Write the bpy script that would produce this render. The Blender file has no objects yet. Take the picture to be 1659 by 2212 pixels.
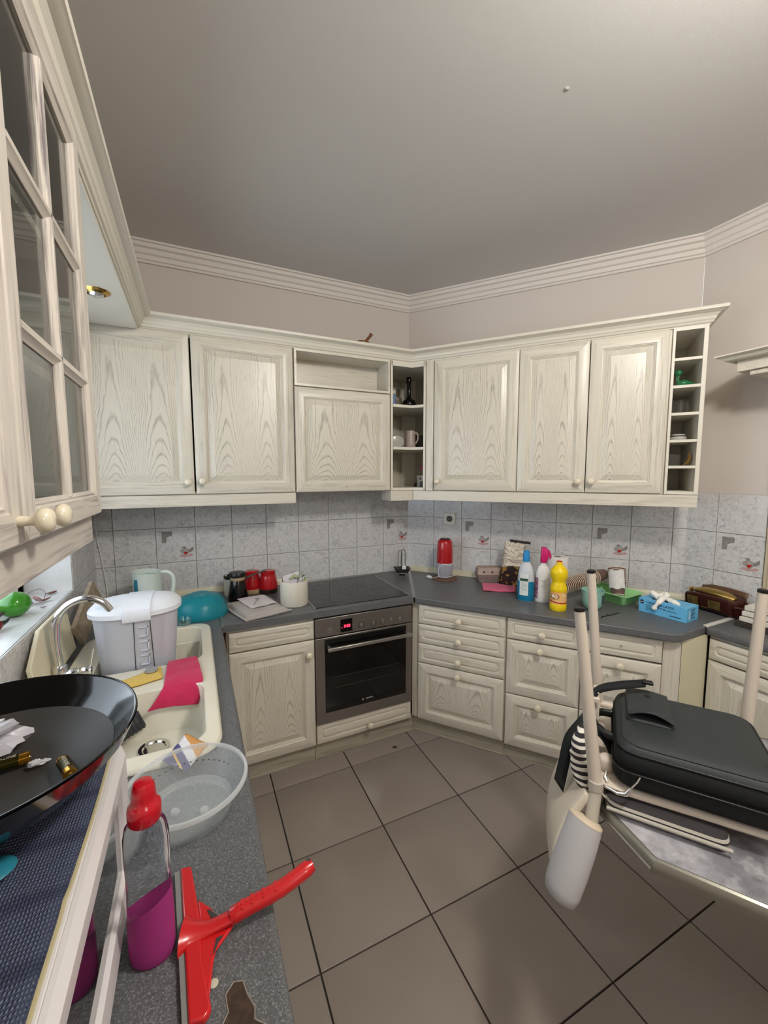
import bpy, math, random
from mathutils import Vector, Matrix, noise
R = math.radians
PI = math.pi
SC = bpy.context.scene
COL = SC.collection
rnd = random.Random(7)

# ------------------------------------------------------------------ camera
cam_data = bpy.data.cameras.new('camera')
cam_data.sensor_fit = 'VERTICAL'
cam_data.sensor_height = 36.0
cam_data.lens = 872.3 / 2212 * 36.0
cam_data.clip_start = 0.02
cam = bpy.data.objects.new('camera', cam_data)
COL.objects.link(cam)
_p, _r, _y = R(5.298), R(-0.1106), R(-25.09)
F = Vector((0, math.cos(_p), -math.sin(_p)))
U = Vector((0, math.sin(_p), math.cos(_p)))
X0 = Vector((1, 0, 0))
RX = X0 * math.cos(_r) + U * math.sin(_r)
UX = -X0 * math.sin(_r) + U * math.cos(_r)
M = Matrix((RX, UX, -F)).transposed().to_4x4()
cam.matrix_world = Matrix.Translation((0, 0, 1.6)) @ Matrix.Rotation(_y, 4, 'Z') @ M
SC.camera = cam

# ------------------------------------------------------------------ view, world, lights
SC.view_settings.view_transform = 'Standard'
SC.view_settings.look = 'None'
SC.view_settings.gamma = 1.0
SC.view_settings.use_curve_mapping = False
SC.view_settings.exposure = 0.80

world = bpy.data.worlds.new('world')
SC.world = world
world.use_nodes = True
wb = world.node_tree.nodes['Background']
wb.inputs[0].default_value = (0.80, 0.90, 1.0, 1)
wb.inputs[1].default_value = 3.2


def lamp(name, kind, loc, power, colour, size, rot=None, size_y=None):
    d = bpy.data.lights.new(name, kind)
    d.energy = power
    d.color = colour
    if kind == 'AREA':
        d.size = size
        if size_y:
            d.shape = 'RECTANGLE'
            d.size_y = size_y
    else:
        d.shadow_soft_size = size
    o = bpy.data.objects.new(name, d)
    o.location = loc
    if rot:
        o.rotation_euler = rot
    COL.objects.link(o)
    return o


lamp('ceiling_lamp_light', 'POINT', (0.95, 0.05, 2.62), 40, (1.0, 0.955, 0.88), 0.10)
lamp('room_fill_light', 'POINT', (1.0, -2.0, 2.45), 26, (1.0, 0.96, 0.90), 0.15)  # added fill behind the camera, standing in for bounce from the room

# ------------------------------------------------------------------ materials


def lin(c):
    c = c / 255.0
    return c / 12.92 if c <= 0.04045 else ((c + 0.055) / 1.055) ** 2.4


def rgb(r, g, b):
    return (lin(r), lin(g), lin(b), 1)


MATS = {}


def mat(name, col, rough=0.5, metal=0.0, spec=0.5, trans=0.0, ior=1.45, coat=0.0, bump=0.0, bscale=200, alpha=1.0, emit=None, estr=1.0, sheen=0.0, noise_amt=0.0, nscale=8.0, col2=None):
    if name in MATS:
        return MATS[name]
    m = bpy.data.materials.new(name)
    m.use_nodes = True
    nt = m.node_tree
    b = nt.nodes['Principled BSDF']
    b.inputs['Base Color'].default_value = col
    b.inputs['Roughness'].default_value = rough
    b.inputs['Metallic'].default_value = metal
    b.inputs['Specular IOR Level'].default_value = spec
    b.inputs['Transmission Weight'].default_value = trans
    b.inputs['IOR'].default_value = ior
    b.inputs['Coat Weight'].default_value = coat
    b.inputs['Alpha'].default_value = alpha
    b.inputs['Sheen Weight'].default_value = sheen
    if emit:
        b.inputs['Emission Color'].default_value = emit
        b.inputs['Emission Strength'].default_value = estr
    if bump or noise_amt:
        tc = nt.nodes.new('ShaderNodeTexCoord')
        if bump:
            n = nt.nodes.new('ShaderNodeTexNoise')
            n.inputs['Scale'].default_value = bscale
            n.inputs['Detail'].default_value = 3
            nt.links.new(tc.outputs['Object'], n.inputs['Vector'])
            bp = nt.nodes.new('ShaderNodeBump')
            bp.inputs['Strength'].default_value = bump
            bp.inputs['Distance'].default_value = 0.002
            nt.links.new(n.outputs['Fac'], bp.inputs['Height'])
            nt.links.new(bp.outputs['Normal'], b.inputs['Normal'])
        if noise_amt:
            n2 = nt.nodes.new('ShaderNodeTexNoise')
            n2.inputs['Scale'].default_value = nscale
            n2.inputs['Detail'].default_value = 5
            nt.links.new(tc.outputs['Object'], n2.inputs['Vector'])
            mx = nt.nodes.new('ShaderNodeMix')
            mx.data_type = 'RGBA'
            mr = nt.nodes.new('ShaderNodeMapRange')
            mr.inputs['From Min'].default_value = 0.35
            mr.inputs['From Max'].default_value = 0.65
            mr.inputs['To Max'].default_value = noise_amt
            nt.links.new(n2.outputs['Fac'], mr.inputs['Value'])
            nt.links.new(mr.outputs['Result'], mx.inputs['Factor'])
            mx.inputs['A'].default_value = col
            mx.inputs['B'].default_value = col2 or (0.1, 0.1, 0.1, 1)
            nt.links.new(mx.outputs['Result'], b.inputs['Base Color'])
    MATS[name] = m
    return m


class NT:
    def __init__(s, m):
        s.t = m.node_tree
        s.b = s.t.nodes['Principled BSDF']

    def n(s, kind, **kw):
        nd = s.t.nodes.new(kind)
        for k, v in kw.items():
            setattr(nd, k, v)
        return nd

    def l(s, a, b):
        s.t.links.new(a, b)

    def math(s, op, a, b=None, c=None):
        nd = s.n('ShaderNodeMath', operation=op)
        for i, v in enumerate((a, b, c)):
            if v is None:
                continue
            if isinstance(v, (int, float)):
                nd.inputs[i].default_value = v
            else:
                s.l(v, nd.inputs[i])
        return nd.outputs[0]

    def noise(s, vec, scale, detail=3, rough=0.5):
        nd = s.n('ShaderNodeTexNoise')
        nd.inputs['Scale'].default_value = scale
        nd.inputs['Detail'].default_value = detail
        nd.inputs['Roughness'].default_value = rough
        s.l(vec, nd.inputs['Vector'])
        return nd.outputs['Fac']

    def mapping(s, vec, scale):
        nd = s.n('ShaderNodeMapping')
        nd.inputs['Scale'].default_value = scale
        s.l(vec, nd.inputs['Vector'])
        return nd.outputs[0]

    def rng(s, v, a, b, c=0.0, d=1.0):
        nd = s.n('ShaderNodeMapRange')
        nd.inputs['From Min'].default_value = a
        nd.inputs['From Max'].default_value = b
        nd.inputs['To Min'].default_value = c
        nd.inputs['To Max'].default_value = d
        s.l(v, nd.inputs['Value'])
        return nd.outputs[0]

    def mix(s, f, a, b):
        nd = s.n('ShaderNodeMix', data_type='RGBA')
        if isinstance(f, (int, float)):
            nd.inputs['Factor'].default_value = f
        else:
            s.l(f, nd.inputs['Factor'])
        for k, v in (('A', a), ('B', b)):
            if isinstance(v, tuple):
                nd.inputs[k].default_value = v
            else:
                s.l(v, nd.inputs[k])
        return nd.outputs['Result']

    def bump(s, h, strength=0.3, dist=0.001):
        nd = s.n('ShaderNodeBump')
        nd.inputs['Strength'].default_value = strength
        nd.inputs['Distance'].default_value = dist
        s.l(h, nd.inputs['Height'])
        s.l(nd.outputs[0], s.b.inputs['Normal'])


def rand_offset(t, vec, k=37.0):
    oi = t.n('ShaderNodeObjectInfo')
    mul = t.math('MULTIPLY', oi.outputs['Random'], k)
    cb = t.n('ShaderNodeCombineXYZ')
    t.l(mul, cb.inputs[0]); t.l(mul, cb.inputs[1]); t.l(mul, cb.inputs[2])
    add = t.n('ShaderNodeVectorMath', operation='ADD')
    t.l(vec, add.inputs[0]); t.l(cb.outputs[0], add.inputs[1])
    return add.outputs[0]


def grain(name, base, dark, axis, amount=0.42, rough=0.32):
    """limed oak: fine broken pores running along one axis"""
    m = mat(name, base, rough)
    t = NT(m)
    tc = t.n('ShaderNodeTexCoord')
    v = rand_offset(t, tc.outputs['Object'])
    sc = {'v': (110, 110, 5.5), 'h': (5.5, 110, 110)}[axis]
    a = t.noise(t.mapping(v, sc), 1.0, 4, 0.6)
    sc2 = {'v': (26, 26, 1.6), 'h': (1.6, 26, 26)}[axis]
    b = t.noise(t.mapping(v, sc2), 1.0, 3, 0.5)
    fa = t.rng(a, 0.46, 0.64)
    fb = t.rng(b, 0.42, 0.62, 0.18, 1.0)
    f = t.math('MULTIPLY', t.math('MULTIPLY', fa, fb), amount)
    t.l(t.mix(f, base, dark), t.b.inputs['Base Color'])
    t.bump(fa, -0.25, 0.0006)
    return m


def cathedral(name, base, dark):
    """bookmatched flame veneer on a raised panel (generated coordinates)"""
    m = mat(name, base, 0.3)
    t = NT(m)
    tc = t.n('ShaderNodeTexCoord')
    sp = t.n('ShaderNodeSeparateXYZ'); t.l(tc.outputs['Generated'], sp.inputs[0])
    vo = rand_offset(t, tc.outputs['Object'])
    u = t.math('ABSOLUTE', t.math('SUBTRACT', sp.outputs[0], 0.5))
    w = t.math('SUBTRACT', u, 0.27)
    n1 = t.noise(t.mapping(vo, (9, 9, 3.2)), 1.0, 3, 0.55)
    n1c = t.math('SUBTRACT', n1, 0.5)
    n3 = t.noise(t.mapping(vo, (60, 60, 24)), 1.0, 2, 0.5)
    n3c = t.math('SUBTRACT', n3, 0.5)
    w2 = t.math('ADD', w, t.math('MULTIPLY', n1c, 0.17))
    zz = t.math('MULTIPLY', sp.outputs[2], -3.2)
    ex = t.math('POWER', 2.718, zz)
    zt = t.math('SUBTRACT', 1.0, ex)
    par = t.math('MULTIPLY', t.math('MULTIPLY', w2, w2), 13.0)
    v = t.math('ADD', t.math('MULTIPLY', zt, 0.85), par)
    v = t.math('ADD', v, t.math('MULTIPLY', n3c, 0.035))
    s = t.math('SINE', t.math('MULTIPLY', v, 50.0))
    line = t.rng(s, 0.55, 1.0)
    pores = t.noise(t.mapping(vo, (190, 190, 26)), 1.0, 3, 0.6)
    pf = t.rng(pores, 0.38, 0.60, 0.40, 1.0)
    big = t.rng(t.noise(t.mapping(vo, (7, 7, 3)), 1.0, 2), 0.35, 0.6, 0.45, 1.0)
    f = t.math('MULTIPLY', t.math('MULTIPLY', line, pf), t.math('MULTIPLY', big, 0.80))
    fine = t.rng(t.noise(t.mapping(vo, (240, 240, 9)), 1.0, 3), 0.54, 0.72, 0.0, 0.25)
    f = t.math('ADD', f, fine)
    t.l(t.mix(f, base, dark), t.b.inputs['Base Color'])
    t.bump(f, -0.3, 0.0006)
    return m


CREAM = rgb(212, 206, 192)
GDARK = rgb(138, 131, 118)
M_gv = grain('limed_oak_vertical', CREAM, GDARK, 'v')
M_gh = grain('limed_oak_horizontal', CREAM, GDARK, 'h')
M_cath = cathedral('limed_oak_flame', CREAM, rgb(146, 139, 124))
M_gC = grain('limed_oak_near', rgb(208, 200, 190), rgb(112, 102, 104), 'v', 1.0)
M_gCh = grain('limed_oak_near_rail', rgb(208, 200, 190), rgb(112, 102, 104), 'h', 0.75)
M_lam = mat('cream_laminate', rgb(214, 209, 196), 0.4, bump=0.05)
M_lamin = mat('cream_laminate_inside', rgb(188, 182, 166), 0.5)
M_knob = mat('knob_cream', rgb(222, 213, 190), 0.22, coat=0.5, noise_amt=0.25, nscale=120, col2=rgb(190, 176, 150))
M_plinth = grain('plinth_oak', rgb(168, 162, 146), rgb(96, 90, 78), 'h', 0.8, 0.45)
M_wall = mat('wall_paint', rgb(203, 195, 189), 0.85, bump=0.15, bscale=350)
M_ceil = mat('ceiling_paint', rgb(202, 200, 197), 0.6, bump=0.12, bscale=300)
M_cornice = mat('cornice_plaster', rgb(214, 208, 202), 0.6)
M_grout = mat('grout', rgb(128, 126, 122), 0.9)
M_fgrout = mat('floor_grout', rgb(52, 46, 42), 0.9)
M_steel = mat('brushed_steel', rgb(150, 146, 142), 0.34, 0.9, bump=0.06, bscale=400)
M_chrome = mat('chrome', (0.75, 0.75, 0.75, 1), 0.08, 1.0)
M_alu = mat('aluminium_strip', rgb(178, 176, 172), 0.35, 0.85)
M_black = mat('black_plastic', rgb(16, 16, 17), 0.4)
M_white = mat('white_plastic', rgb(226, 228, 232), 0.35)
M_sink = mat('sink_enamel', rgb(224, 220, 204), 0.22, coat=0.3, noise_amt=0.15, nscale=5, col2=rgb(204, 190, 150))
def film_mat(name, col, alpha, rough, spec=.5):
    """thin clear plastic: mostly see-through sheet with a gloss"""
    m = mat(name, col, rough, spec=spec, alpha=alpha)
    return m


M_glass = mat('clear_glass', (0.96, 0.97, 0.97, 1), 0.02, trans=1.0, ior=1.45)
M_pane = mat('cabinet_glass', (0.66, 0.69, 0.67, 1), 0.03, trans=1.0, ior=1.25)


def speckle(name, base, light, dark, rough, scale=420, spec=0.5):
    m = mat(name, base, rough, spec=spec)
    t = NT(m)
    tc = t.n('ShaderNodeTexCoord')
    a = t.noise(tc.outputs['Object'], scale, 2, 0.6)
    c = t.mix(t.rng(a, 0.52, 0.66, 0, 0.8), base, light)
    b = t.noise(t.mapping(tc.outputs['Object'], (1.37, 1.31, 1.23)), scale * 0.8, 2, 0.6)
    c = t.mix(t.rng(b, 0.55, 0.68, 0, 0.8), c, dark)
    t.l(c, t.b.inputs['Base Color'])
    return m


M_top = speckle('worktop_laminate', rgb(90, 91, 93), rgb(142, 144, 147), rgb(52, 52, 53), 0.36)


def tile_mat():
    m = mat('wall_tile_glaze', rgb(184, 184, 186), 0.16)
    t = NT(m)
    tc = t.n('ShaderNodeTexCoord')
    sp = t.n('ShaderNodeSeparateXYZ'); t.l(tc.outputs['Object'], sp.inputs[0])
    vo = rand_offset(t, tc.outputs['Object'])
    n0 = t.noise(vo, 26, 2)
    mp = t.n('ShaderNodeVectorMath', operation='ADD'); t.l(vo, mp.inputs[0])
    nz = t.n('ShaderNodeTexNoise'); nz.inputs['Scale'].default_value = 24; t.l(vo, nz.inputs['Vector'])
    sc = t.n('ShaderNodeVectorMath', operation='SCALE'); t.l(nz.outputs['Color'], sc.inputs[0]); sc.inputs['Scale'].default_value = 0.07
    t.l(sc.outputs[0], mp.inputs[1])
    vor = t.n('ShaderNodeTexVoronoi', feature='DISTANCE_TO_EDGE'); vor.inputs['Scale'].default_value = 42
    t.l(mp.outputs[0], vor.inputs['Vector'])
    vein = t.rng(vor.outputs['Distance'], 0.0, 0.12, 1.0, 0.0)
    blot = t.rng(t.noise(vo, 60, 4, 0.7), 0.45, 0.7)
    f = t.math('MULTIPLY', t.math('ADD', t.math('MULTIPLY', vein, 0.55), t.math('MULTIPLY', blot, 0.75)), t.rng(n0, 0.35, 0.6, 0.25, 0.9))
    c = t.mix(t.math('MULTIPLY', f, 0.85), rgb(212, 211, 211), rgb(146, 147, 151))

    def band(o, centre):
        d = t.math('ABSOLUTE', t.math('SUBTRACT', o, centre))
        return t.rng(d, 0.0022, 0.0034, 1.0, 0.0)
    g = t.math('MAXIMUM', band(sp.outputs[0], 0.104), band(sp.outputs[2], 0.104))
    ed = t.math('MAXIMUM', t.math('MAXIMUM', band(sp.outputs[0], 0.006), band(sp.outputs[0], 0.202)), t.math('MAXIMUM', band(sp.outputs[2], 0.006), band(sp.outputs[2], 0.202)))
    g = t.math('MAXIMUM', g, ed)
    c = t.mix(t.math('MULTIPLY', g, 0.7), c, rgb(206, 206, 206))
    t.l(c, t.b.inputs['Base Color'])
    return m


M_tile = tile_mat()


def floor_mat():
    m = mat('floor_tile_ceramic', rgb(120, 112, 106), 0.28)
    t = NT(m)
    tc = t.n('ShaderNodeTexCoord')
    vo = rand_offset(t, tc.outputs['Object'])
    a = t.noise(vo, 500, 2, 0.6)
    b = t.noise(vo, 5, 4, 0.6)
    c = t.mix(t.rng(a, 0.4, 0.65, 0, 0.35), rgb(146, 135, 128), rgb(118, 109, 103))
    c = t.mix(t.rng(b, 0.35, 0.75, 0, 0.06), c, rgb(96, 88, 82))
    t.l(c, t.b.inputs['Base Color'])
    t.l(t.rng(a, 0.3, 0.7, 0.26, 0.30), t.b.inputs['Roughness'])
    return m


M_floor = floor_mat()

# ------------------------------------------------------------------ mesh helpers


class MB:
    def __init__(s):
        s.v = []; s.f = []; s.m = []; s.cur = 0

    def add(s, vs, fs):
        o = len(s.v)
        s.v += [tuple(v) for v in vs]
        s.f += [tuple(i + o for i in f) for f in fs]
        s.m += [s.cur] * len(fs)
        return s

    def box(s, a, b):
        (x0, y0, z0), (x1, y1, z1) = a, b
        x0, x1 = sorted((x0, x1)); y0, y1 = sorted((y0, y1)); z0, z1 = sorted((z0, z1))
        return s.add([(x0, y0, z0), (x1, y0, z0), (x1, y1, z0), (x0, y1, z0), (x0, y0, z1), (x1, y0, z1), (x1, y1, z1), (x0, y1, z1)],
                     [(0, 3, 2, 1), (4, 5, 6, 7), (0, 1, 5, 4), (1, 2, 6, 5), (2, 3, 7, 6), (3, 0, 4, 7)])

    def prism(s, poly, z0, z1):
        n = len(poly)
        vs = [(x, y, z0) for x, y in poly] + [(x, y, z1) for x, y in poly]
        fs = [tuple(range(n))[::-1], tuple(range(n, 2 * n))] + [(i, (i + 1) % n, n + (i + 1) % n, n + i) for i in range(n)]
        return s.add(vs, fs)

    def loft(s, rings, cap0=True, cap1=True, closed=True):
        n = len(rings[0])
        vs = [p for r in rings for p in r]
        fs = []
        for k in range(len(rings) - 1):
            for i in range(n if closed else n - 1):
                j = (i + 1) % n
                fs.append((k * n + i, k * n + j, (k + 1) * n + j, (k + 1) * n + i))
        if cap0:
            fs.append(tuple(range(n))[::-1])
        if cap1:
            fs.append(tuple((len(rings) - 1) * n + i for i in range(n)))
        return s.add(vs, fs)

    def lathe(s, prof, c=(0, 0, 0), ax='z', seg=24, cap0=True, cap1=True, sx=1.0, sy=1.0, a0=0.0):
        rings = []
        for r, h in prof:
            ring = []
            for i in range(seg):
                a = a0 + 2 * PI * i / seg
                p, q = max(r, 1e-5) * math.cos(a) * sx, max(r, 1e-5) * math.sin(a) * sy
                if ax == 'z':
                    ring.append((c[0] + p, c[1] + q, c[2] + h))
                elif ax == 'y':   # axis towards -y
                    ring.append((c[0] + p, c[1] - h, c[2] + q))
                else:
                    ring.append((c[0] + h, c[1] + p, c[2] + q))
            rings.append(ring)
        return s.loft(rings, cap0, cap1)

    def tube(s, pts, r, seg=8, cap=True, flat=None):
        pts = [Vector(p) for p in pts]
        n = len(pts)
        rr = r if isinstance(r, (list, tuple)) else [r] * n
        rings = []
        up = None
        for i, p in enumerate(pts):
            t = (pts[min(i + 1, n - 1)] - pts[max(i - 1, 0)]).normalized()
            if up is None:
                up = Vector((0, 0, 1)) if abs(t.z) < 0.9 else Vector((0, 1, 0))
            a = t.cross(up)
            if a.length < 1e-6:
                a = t.orthogonal()
            a.normalize()
            b = a.cross(t).normalized()
            up = b
            fa, fb = (1, 1) if not flat else flat
            rings.append([p + (a * math.cos(2 * PI * k / seg) * fa + b * math.sin(2 * PI * k / seg) * fb) * rr[i] for k in range(seg)])
        return s.loft(rings, cap, cap)

    def grid(s, nx, ny, fn):
        vs = [fn(i / nx, j / ny) for j in range(ny + 1) for i in range(nx + 1)]
        fs = [(j * (nx + 1) + i, j * (nx + 1) + i + 1, (j + 1) * (nx + 1) + i + 1, (j + 1) * (nx + 1) + i) for j in range(ny) for i in range(nx)]
        return s.add(vs, fs)


def spline(pts, n=8):
    """Catmull-Rom through pts"""
    P = [Vector(p) for p in pts]
    P = [P[0] * 2 - P[1]] + P + [P[-1] * 2 - P[-2]]
    out = []
    for i in range(1, len(P) - 2):
        a, b, c, d = P[i - 1:i + 3]
        for k in range(n):
            t = k / n
            out.append(0.5 * ((2 * b) + (c - a) * t + (2 * a - 5 * b + 4 * c - d) * t * t + (3 * b - a - 3 * c + d) * t ** 3))
    out.append(P[-2])
    return out


def smooth(me, ang=35):
    me.polygons.foreach_set('use_smooth', [True] * len(me.polygons))
    me.set_sharp_from_angle(angle=R(ang))


def obj(name, mb, m, parent=None, loc=(0, 0, 0), rot=None, bev=0, sub=0, solid=0, ang=35, seg=2):
    me = bpy.data.meshes.new(name)
    me.from_pydata([tuple(v) for v in mb.v], [], mb.f)
    ms = m if isinstance(m, (list, tuple)) else [m]
    for x in ms:
        me.materials.append(x)
    if len(ms) > 1:
        me.polygons.foreach_set('material_index', mb.m)
    me.update()
    smooth(me, ang)
    o = bpy.data.objects.new(name, me)
    o.location = loc
    if rot:
        o.rotation_euler = rot
    COL.objects.link(o)
    if parent:
        o.parent = parent
    if solid:
        md = o.modifiers.new('solid', 'SOLIDIFY'); md.thickness = solid; md.offset = 0
    if bev:
        md = o.modifiers.new('bevel', 'BEVEL'); md.width = bev; md.segments = seg; md.limit_method = 'ANGLE'; md.angle_limit = R(40)
        md.harden_normals = False
    if sub:
        md = o.modifiers.new('sub', 'SUBSURF'); md.levels = sub; md.render_levels = sub
    return o


def thing(name, label, cat, loc=(0, 0, 0), rotz=0, group=None, rot=None):
    o = bpy.data.objects.new(name, None)
    o.empty_display_size = 0.05
    o.location = loc
    o.rotation_euler = rot if rot else (0, 0, rotz)
    COL.objects.link(o)
    return tag(o, label, cat, group)


def tag(o, label=None, cat=None, group=None, kind=None):
    if label: o['label'] = label
    if cat: o['category'] = cat
    if group: o['group'] = group
    if kind: o['kind'] = kind
    return o


def one(name, label, cat, mb, m, loc=(0, 0, 0), rot=None, group=None, **kw):
    return tag(obj(name, mb, m, None, loc, rot, **kw), label, cat, group)


def copy_tree(o, parent=None):
    c = o.copy(); COL.objects.link(c); c.parent = parent
    for ch in list(o.children):
        copy_tree(ch, c)
    return c


def text(s, size, m, parent, loc, rot, depth=0.0004, name='lettering', align='CENTER', sx=1.0):
    cu = bpy.data.curves.new(name, 'FONT')
    cu.body = s; cu.size = size; cu.extrude = depth; cu.align_x = align; cu.align_y = 'CENTER'
    cu.resolution_u = 2
    tmp = bpy.data.objects.new(name + '_tmp', cu)
    COL.objects.link(tmp)
    dg = bpy.context.evaluated_depsgraph_get()
    me = bpy.data.meshes.new_from_object(tmp.evaluated_get(dg))
    bpy.data.objects.remove(tmp)
    me.materials.clear(); me.materials.append(m)
    o = bpy.data.objects.new(name, me)
    o.location = loc; o.rotation_euler = rot; o.scale = (sx, 1, 1)
    COL.objects.link(o); o.parent = parent
    return o


def rrect(w, h, r, inset=0.0, n=4, x0=0.0, z0=0.0):
    """rounded rectangle points (x,z), counter-clockwise"""
    r = max(r, 1e-4)
    a, b, c, d = x0 + inset, z0 + inset, x0 + w - inset, z0 + h - inset
    pts = []
    for cx, cz, s in ((c - r, b + r, -90), (c - r, d - r, 0), (a + r, d - r, 90), (a + r, b + r, 180)):
        for k in range(n + 1):
            t = R(s + 90 * k / n)
            pts.append((cx + r * math.cos(t), cz + r * math.sin(t)))
    return pts


def ring_panel(mb, w, h, rings, x0=0, z0=0, cap0=True, cap1=True):
    """nested rings (inset, y, corner radius) -> relief panel facing -y"""
    mb.loft([[(x, y, z) for x, z in rrect(w, h, rad, ins, 4 if len(r) < 4 else r[3], x0, z0)] for r in rings for ins, y, rad in [r[:3]]], cap0, cap1)
    return mb


# wall frames: local x along the wall, local -y into the room
PB = Vector((1.473, 2.71)); TB = R(-51.135)
dB = Vector((math.cos(TB), math.sin(TB))); nB = Vector((math.sin(TB), -math.cos(TB)))
XD = 2.566; XC = -0.525; YA = 2.71; ZT = 0.87; ZCEIL = 2.87
BEND = PB + dB * 1.742


def fA(x, d=0, z=0): return ((x, YA - d, z), 0)
def fB(s, d=0, z=0):
    p = PB + dB * s + nB * d
    return ((p.x, p.y, z), TB)
def fD(y, d=0, z=0): return ((XD - d, y, z), R(-90))
def fC(y, d=0, z=0): return ((XC + d, y, z), R(90))


def at(frame, *a):
    loc, rz = frame(*a)
    return dict(loc=loc, rotz=rz)

# ------------------------------------------------------------------ room shell


def struct(name, mb, m, parent=None, **kw):
    o = obj(name, mb, m, parent, **kw)
    if not parent:
        o['kind'] = 'structure'
    return o


YF = -3.3; XR = 3.6
foot = [(XC, YF), (XR, YF), (XR, 0.6), (XD, 0.6), (XD, BEND.y), (PB.x, PB.y), (XC, YA)]
fl = struct('floor', MB().box((XC - .2, YF - .2, -0.12), (XR + .2, YA + .3, -0.006)), M_fgrout)
p = 0.4150
tmb = MB(); tmb.add(*[[(0.003, 0.003, -0.006), (p - .003, 0.003, -0.006), (p - .003, p - .003, -0.006), (0.003, p - .003, -0.006), (0.003, 0.003, -0.001), (p - .003, 0.003, -0.001), (p - .003, p - .003, -0.001), (0.003, p - .003, -0.001), (0.005, 0.005, 0), (p - .005, 0.005, 0), (p - .005, p - .005, 0), (0.005, p - .005, 0)],
               [(0, 1, 5, 4), (1, 2, 6, 5), (2, 3, 7, 6), (3, 0, 4, 7), (4, 5, 9, 8), (5, 6, 10, 9), (6, 7, 11, 10), (7, 4, 8, 11), (8, 9, 10, 11)]])
t0 = None
for i in range(-2, 9):
    for j in range(-10, 7):
        x = 0.304 + i * p; y = 0.7215 + j * p
        if x > XR or y > 2.75 or y < YF:
            continue
        # leave out cut tiles that would stick far out past the diagonal wall
        c = Vector((x + p / 2, y + p / 2)) - PB
        if c.dot(nB) < -0.15 or (x > XD and y > 0.6):
            continue
        if t0 is None:
            t0 = obj('floor_tile', tmb, M_floor, fl, (x, y, 0))
        else:
            o = t0.copy(); COL.objects.link(o); o.parent = fl; o.location = (x, y, 0)

ce = MB(); ce.box((XC - .2, YF - .2, ZCEIL), (XR + .2, YA + .3, ZCEIL + .12))
ceil = struct('ceiling', ce, M_ceil)
hk = MB(); hk.lathe([(0.0, 0.0), (0.012, -0.001), (0.006, -0.003), (0.001, -0.004)], (0, 0, 0), seg=5, sy=.7)
obj('chipped_patch', hk, mat('chipped_plaster', rgb(196, 192, 186), 0.8), ceil, (0, 0, 0))
CHIP = ceil.children[0]

# walls
wa = struct('wall_back', MB().box((XC - .15, YA + 0.001, 0), (PB.x + .08, YA + .13, ZCEIL)), M_wall)
L = 1.742
wbm = MB().box((0, 0.001, 0), (L, .13, ZCEIL))
wB = struct('wall_back_right', wbm, M_wall, loc=(PB.x, PB.y, 0), rot=(0, 0, TB))
wD = struct('wall_right', MB().box((0, 0.001, 0), (BEND.y - 0.6, .13, ZCEIL)), M_wall, loc=(XD, BEND.y, 0), rot=(0, 0, R(-90)))
struct('wall_right_return', MB().box((XD + .13, 0.47, 0), (XR, 0.60, ZCEIL)), M_wall)
struct('wall_right_front', MB().box((XR, YF - .1, 0), (XR + .13, 0.6, ZCEIL)), M_wall)
struct('wall_front', MB().box((XC - .1, YF - .13, 0), (XR + .1, YF, ZCEIL)), M_wall)
# left wall with the window opening above the sink
WY0, WY1, WZ0, WZ1 = 0.75, 2.244, 1.079, 2.22
lw = MB()
x0, x1 = XC - .24, XC - .001
lw.box((x0, YF - .1, 0), (x1, WY0, ZCEIL)); lw.box((x0, WY1, 0), (x1, YA + .13, ZCEIL))
lw.box((x0, WY0, 0), (x1, WY1, WZ0 - .02)); lw.box((x0, WY0, WZ1), (x1, WY1, ZCEIL))
wC = struct('wall_left', lw, M_wall)
M_marble = mat('white_marble', rgb(222, 224, 226), 0.25, noise_amt=0.35, nscale=9, col2=rgb(176, 180, 184))
struct('window_sill', MB().box((XC - .24, WY0, WZ0 - .02), (XC + .004, WY1, WZ0)), M_marble)
wnd = MB()
wx0, wx1 = XC - .225, XC - .175
for a, b in (((WY0, WZ0), (WY1, WZ0 + .06)), ((WY0, WZ1 - .06), (WY1, WZ1)), ((WY0, WZ0), (WY0 + .06, WZ1)), ((WY1 - .06, WZ0), (WY1, WZ1)), ((1.46, WZ0), (1.53, WZ1))):
    wnd.box((wx0, a[0], a[1]), (wx1, b[0], b[1]))
wf = struct('window_1', wnd, mat('window_frame_white', rgb(225, 226, 226), 0.35), bev=.004)
for a, b in ((WY0 + .06, 1.46), (1.53, WY1 - .06)):
    obj('pane', MB().box((XC - .203, a, WZ0 + .06), (XC - .197, b, WZ1 - .06)), M_glass, wf)
# marble lining of the far window reveal
struct('trim_1', MB().box((XC - .17, WY1 - .008, WZ0), (XC + .002, WY1, WZ1)), M_marble)

# wall tiles ------------------------------------------------------
TP = 0.2095; TZ = [0.866, 1.0755, 1.285]


def tile_mesh(w, h, x_off=0.0):
    mb = MB()
    g = 0.0012
    mb.loft([[(x, y, z) for x, z in ((ins, ins), (w - ins, ins), (w - ins, h - ins), (ins, h - ins))] for ins, y in ((g, 0.0), (g, -0.004), (g + .0012, -0.0052))], False, True)
    mb.v = [(x + x_off, y, z) for x, y, z in mb.v]
    me = bpy.data.meshes.new('tile')
    me.from_pydata(mb.v, [], mb.f); me.materials.append(M_tile); me.update()
    return me


_tm = {}
M_motif = mat('motif_grey', rgb(120, 116, 112), 0.2, noise_amt=0.6, nscale=120, col2=rgb(160, 158, 155))
M_motif2 = mat('motif_cup', rgb(172, 164, 160), 0.2, noise_amt=0.5, nscale=70, col2=rgb(120, 116, 112))
M_motif3 = mat('motif_pink', rgb(188, 150, 150), 0.2)
M_red = mat('motif_red', rgb(178, 22, 24), 0.25)


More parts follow.
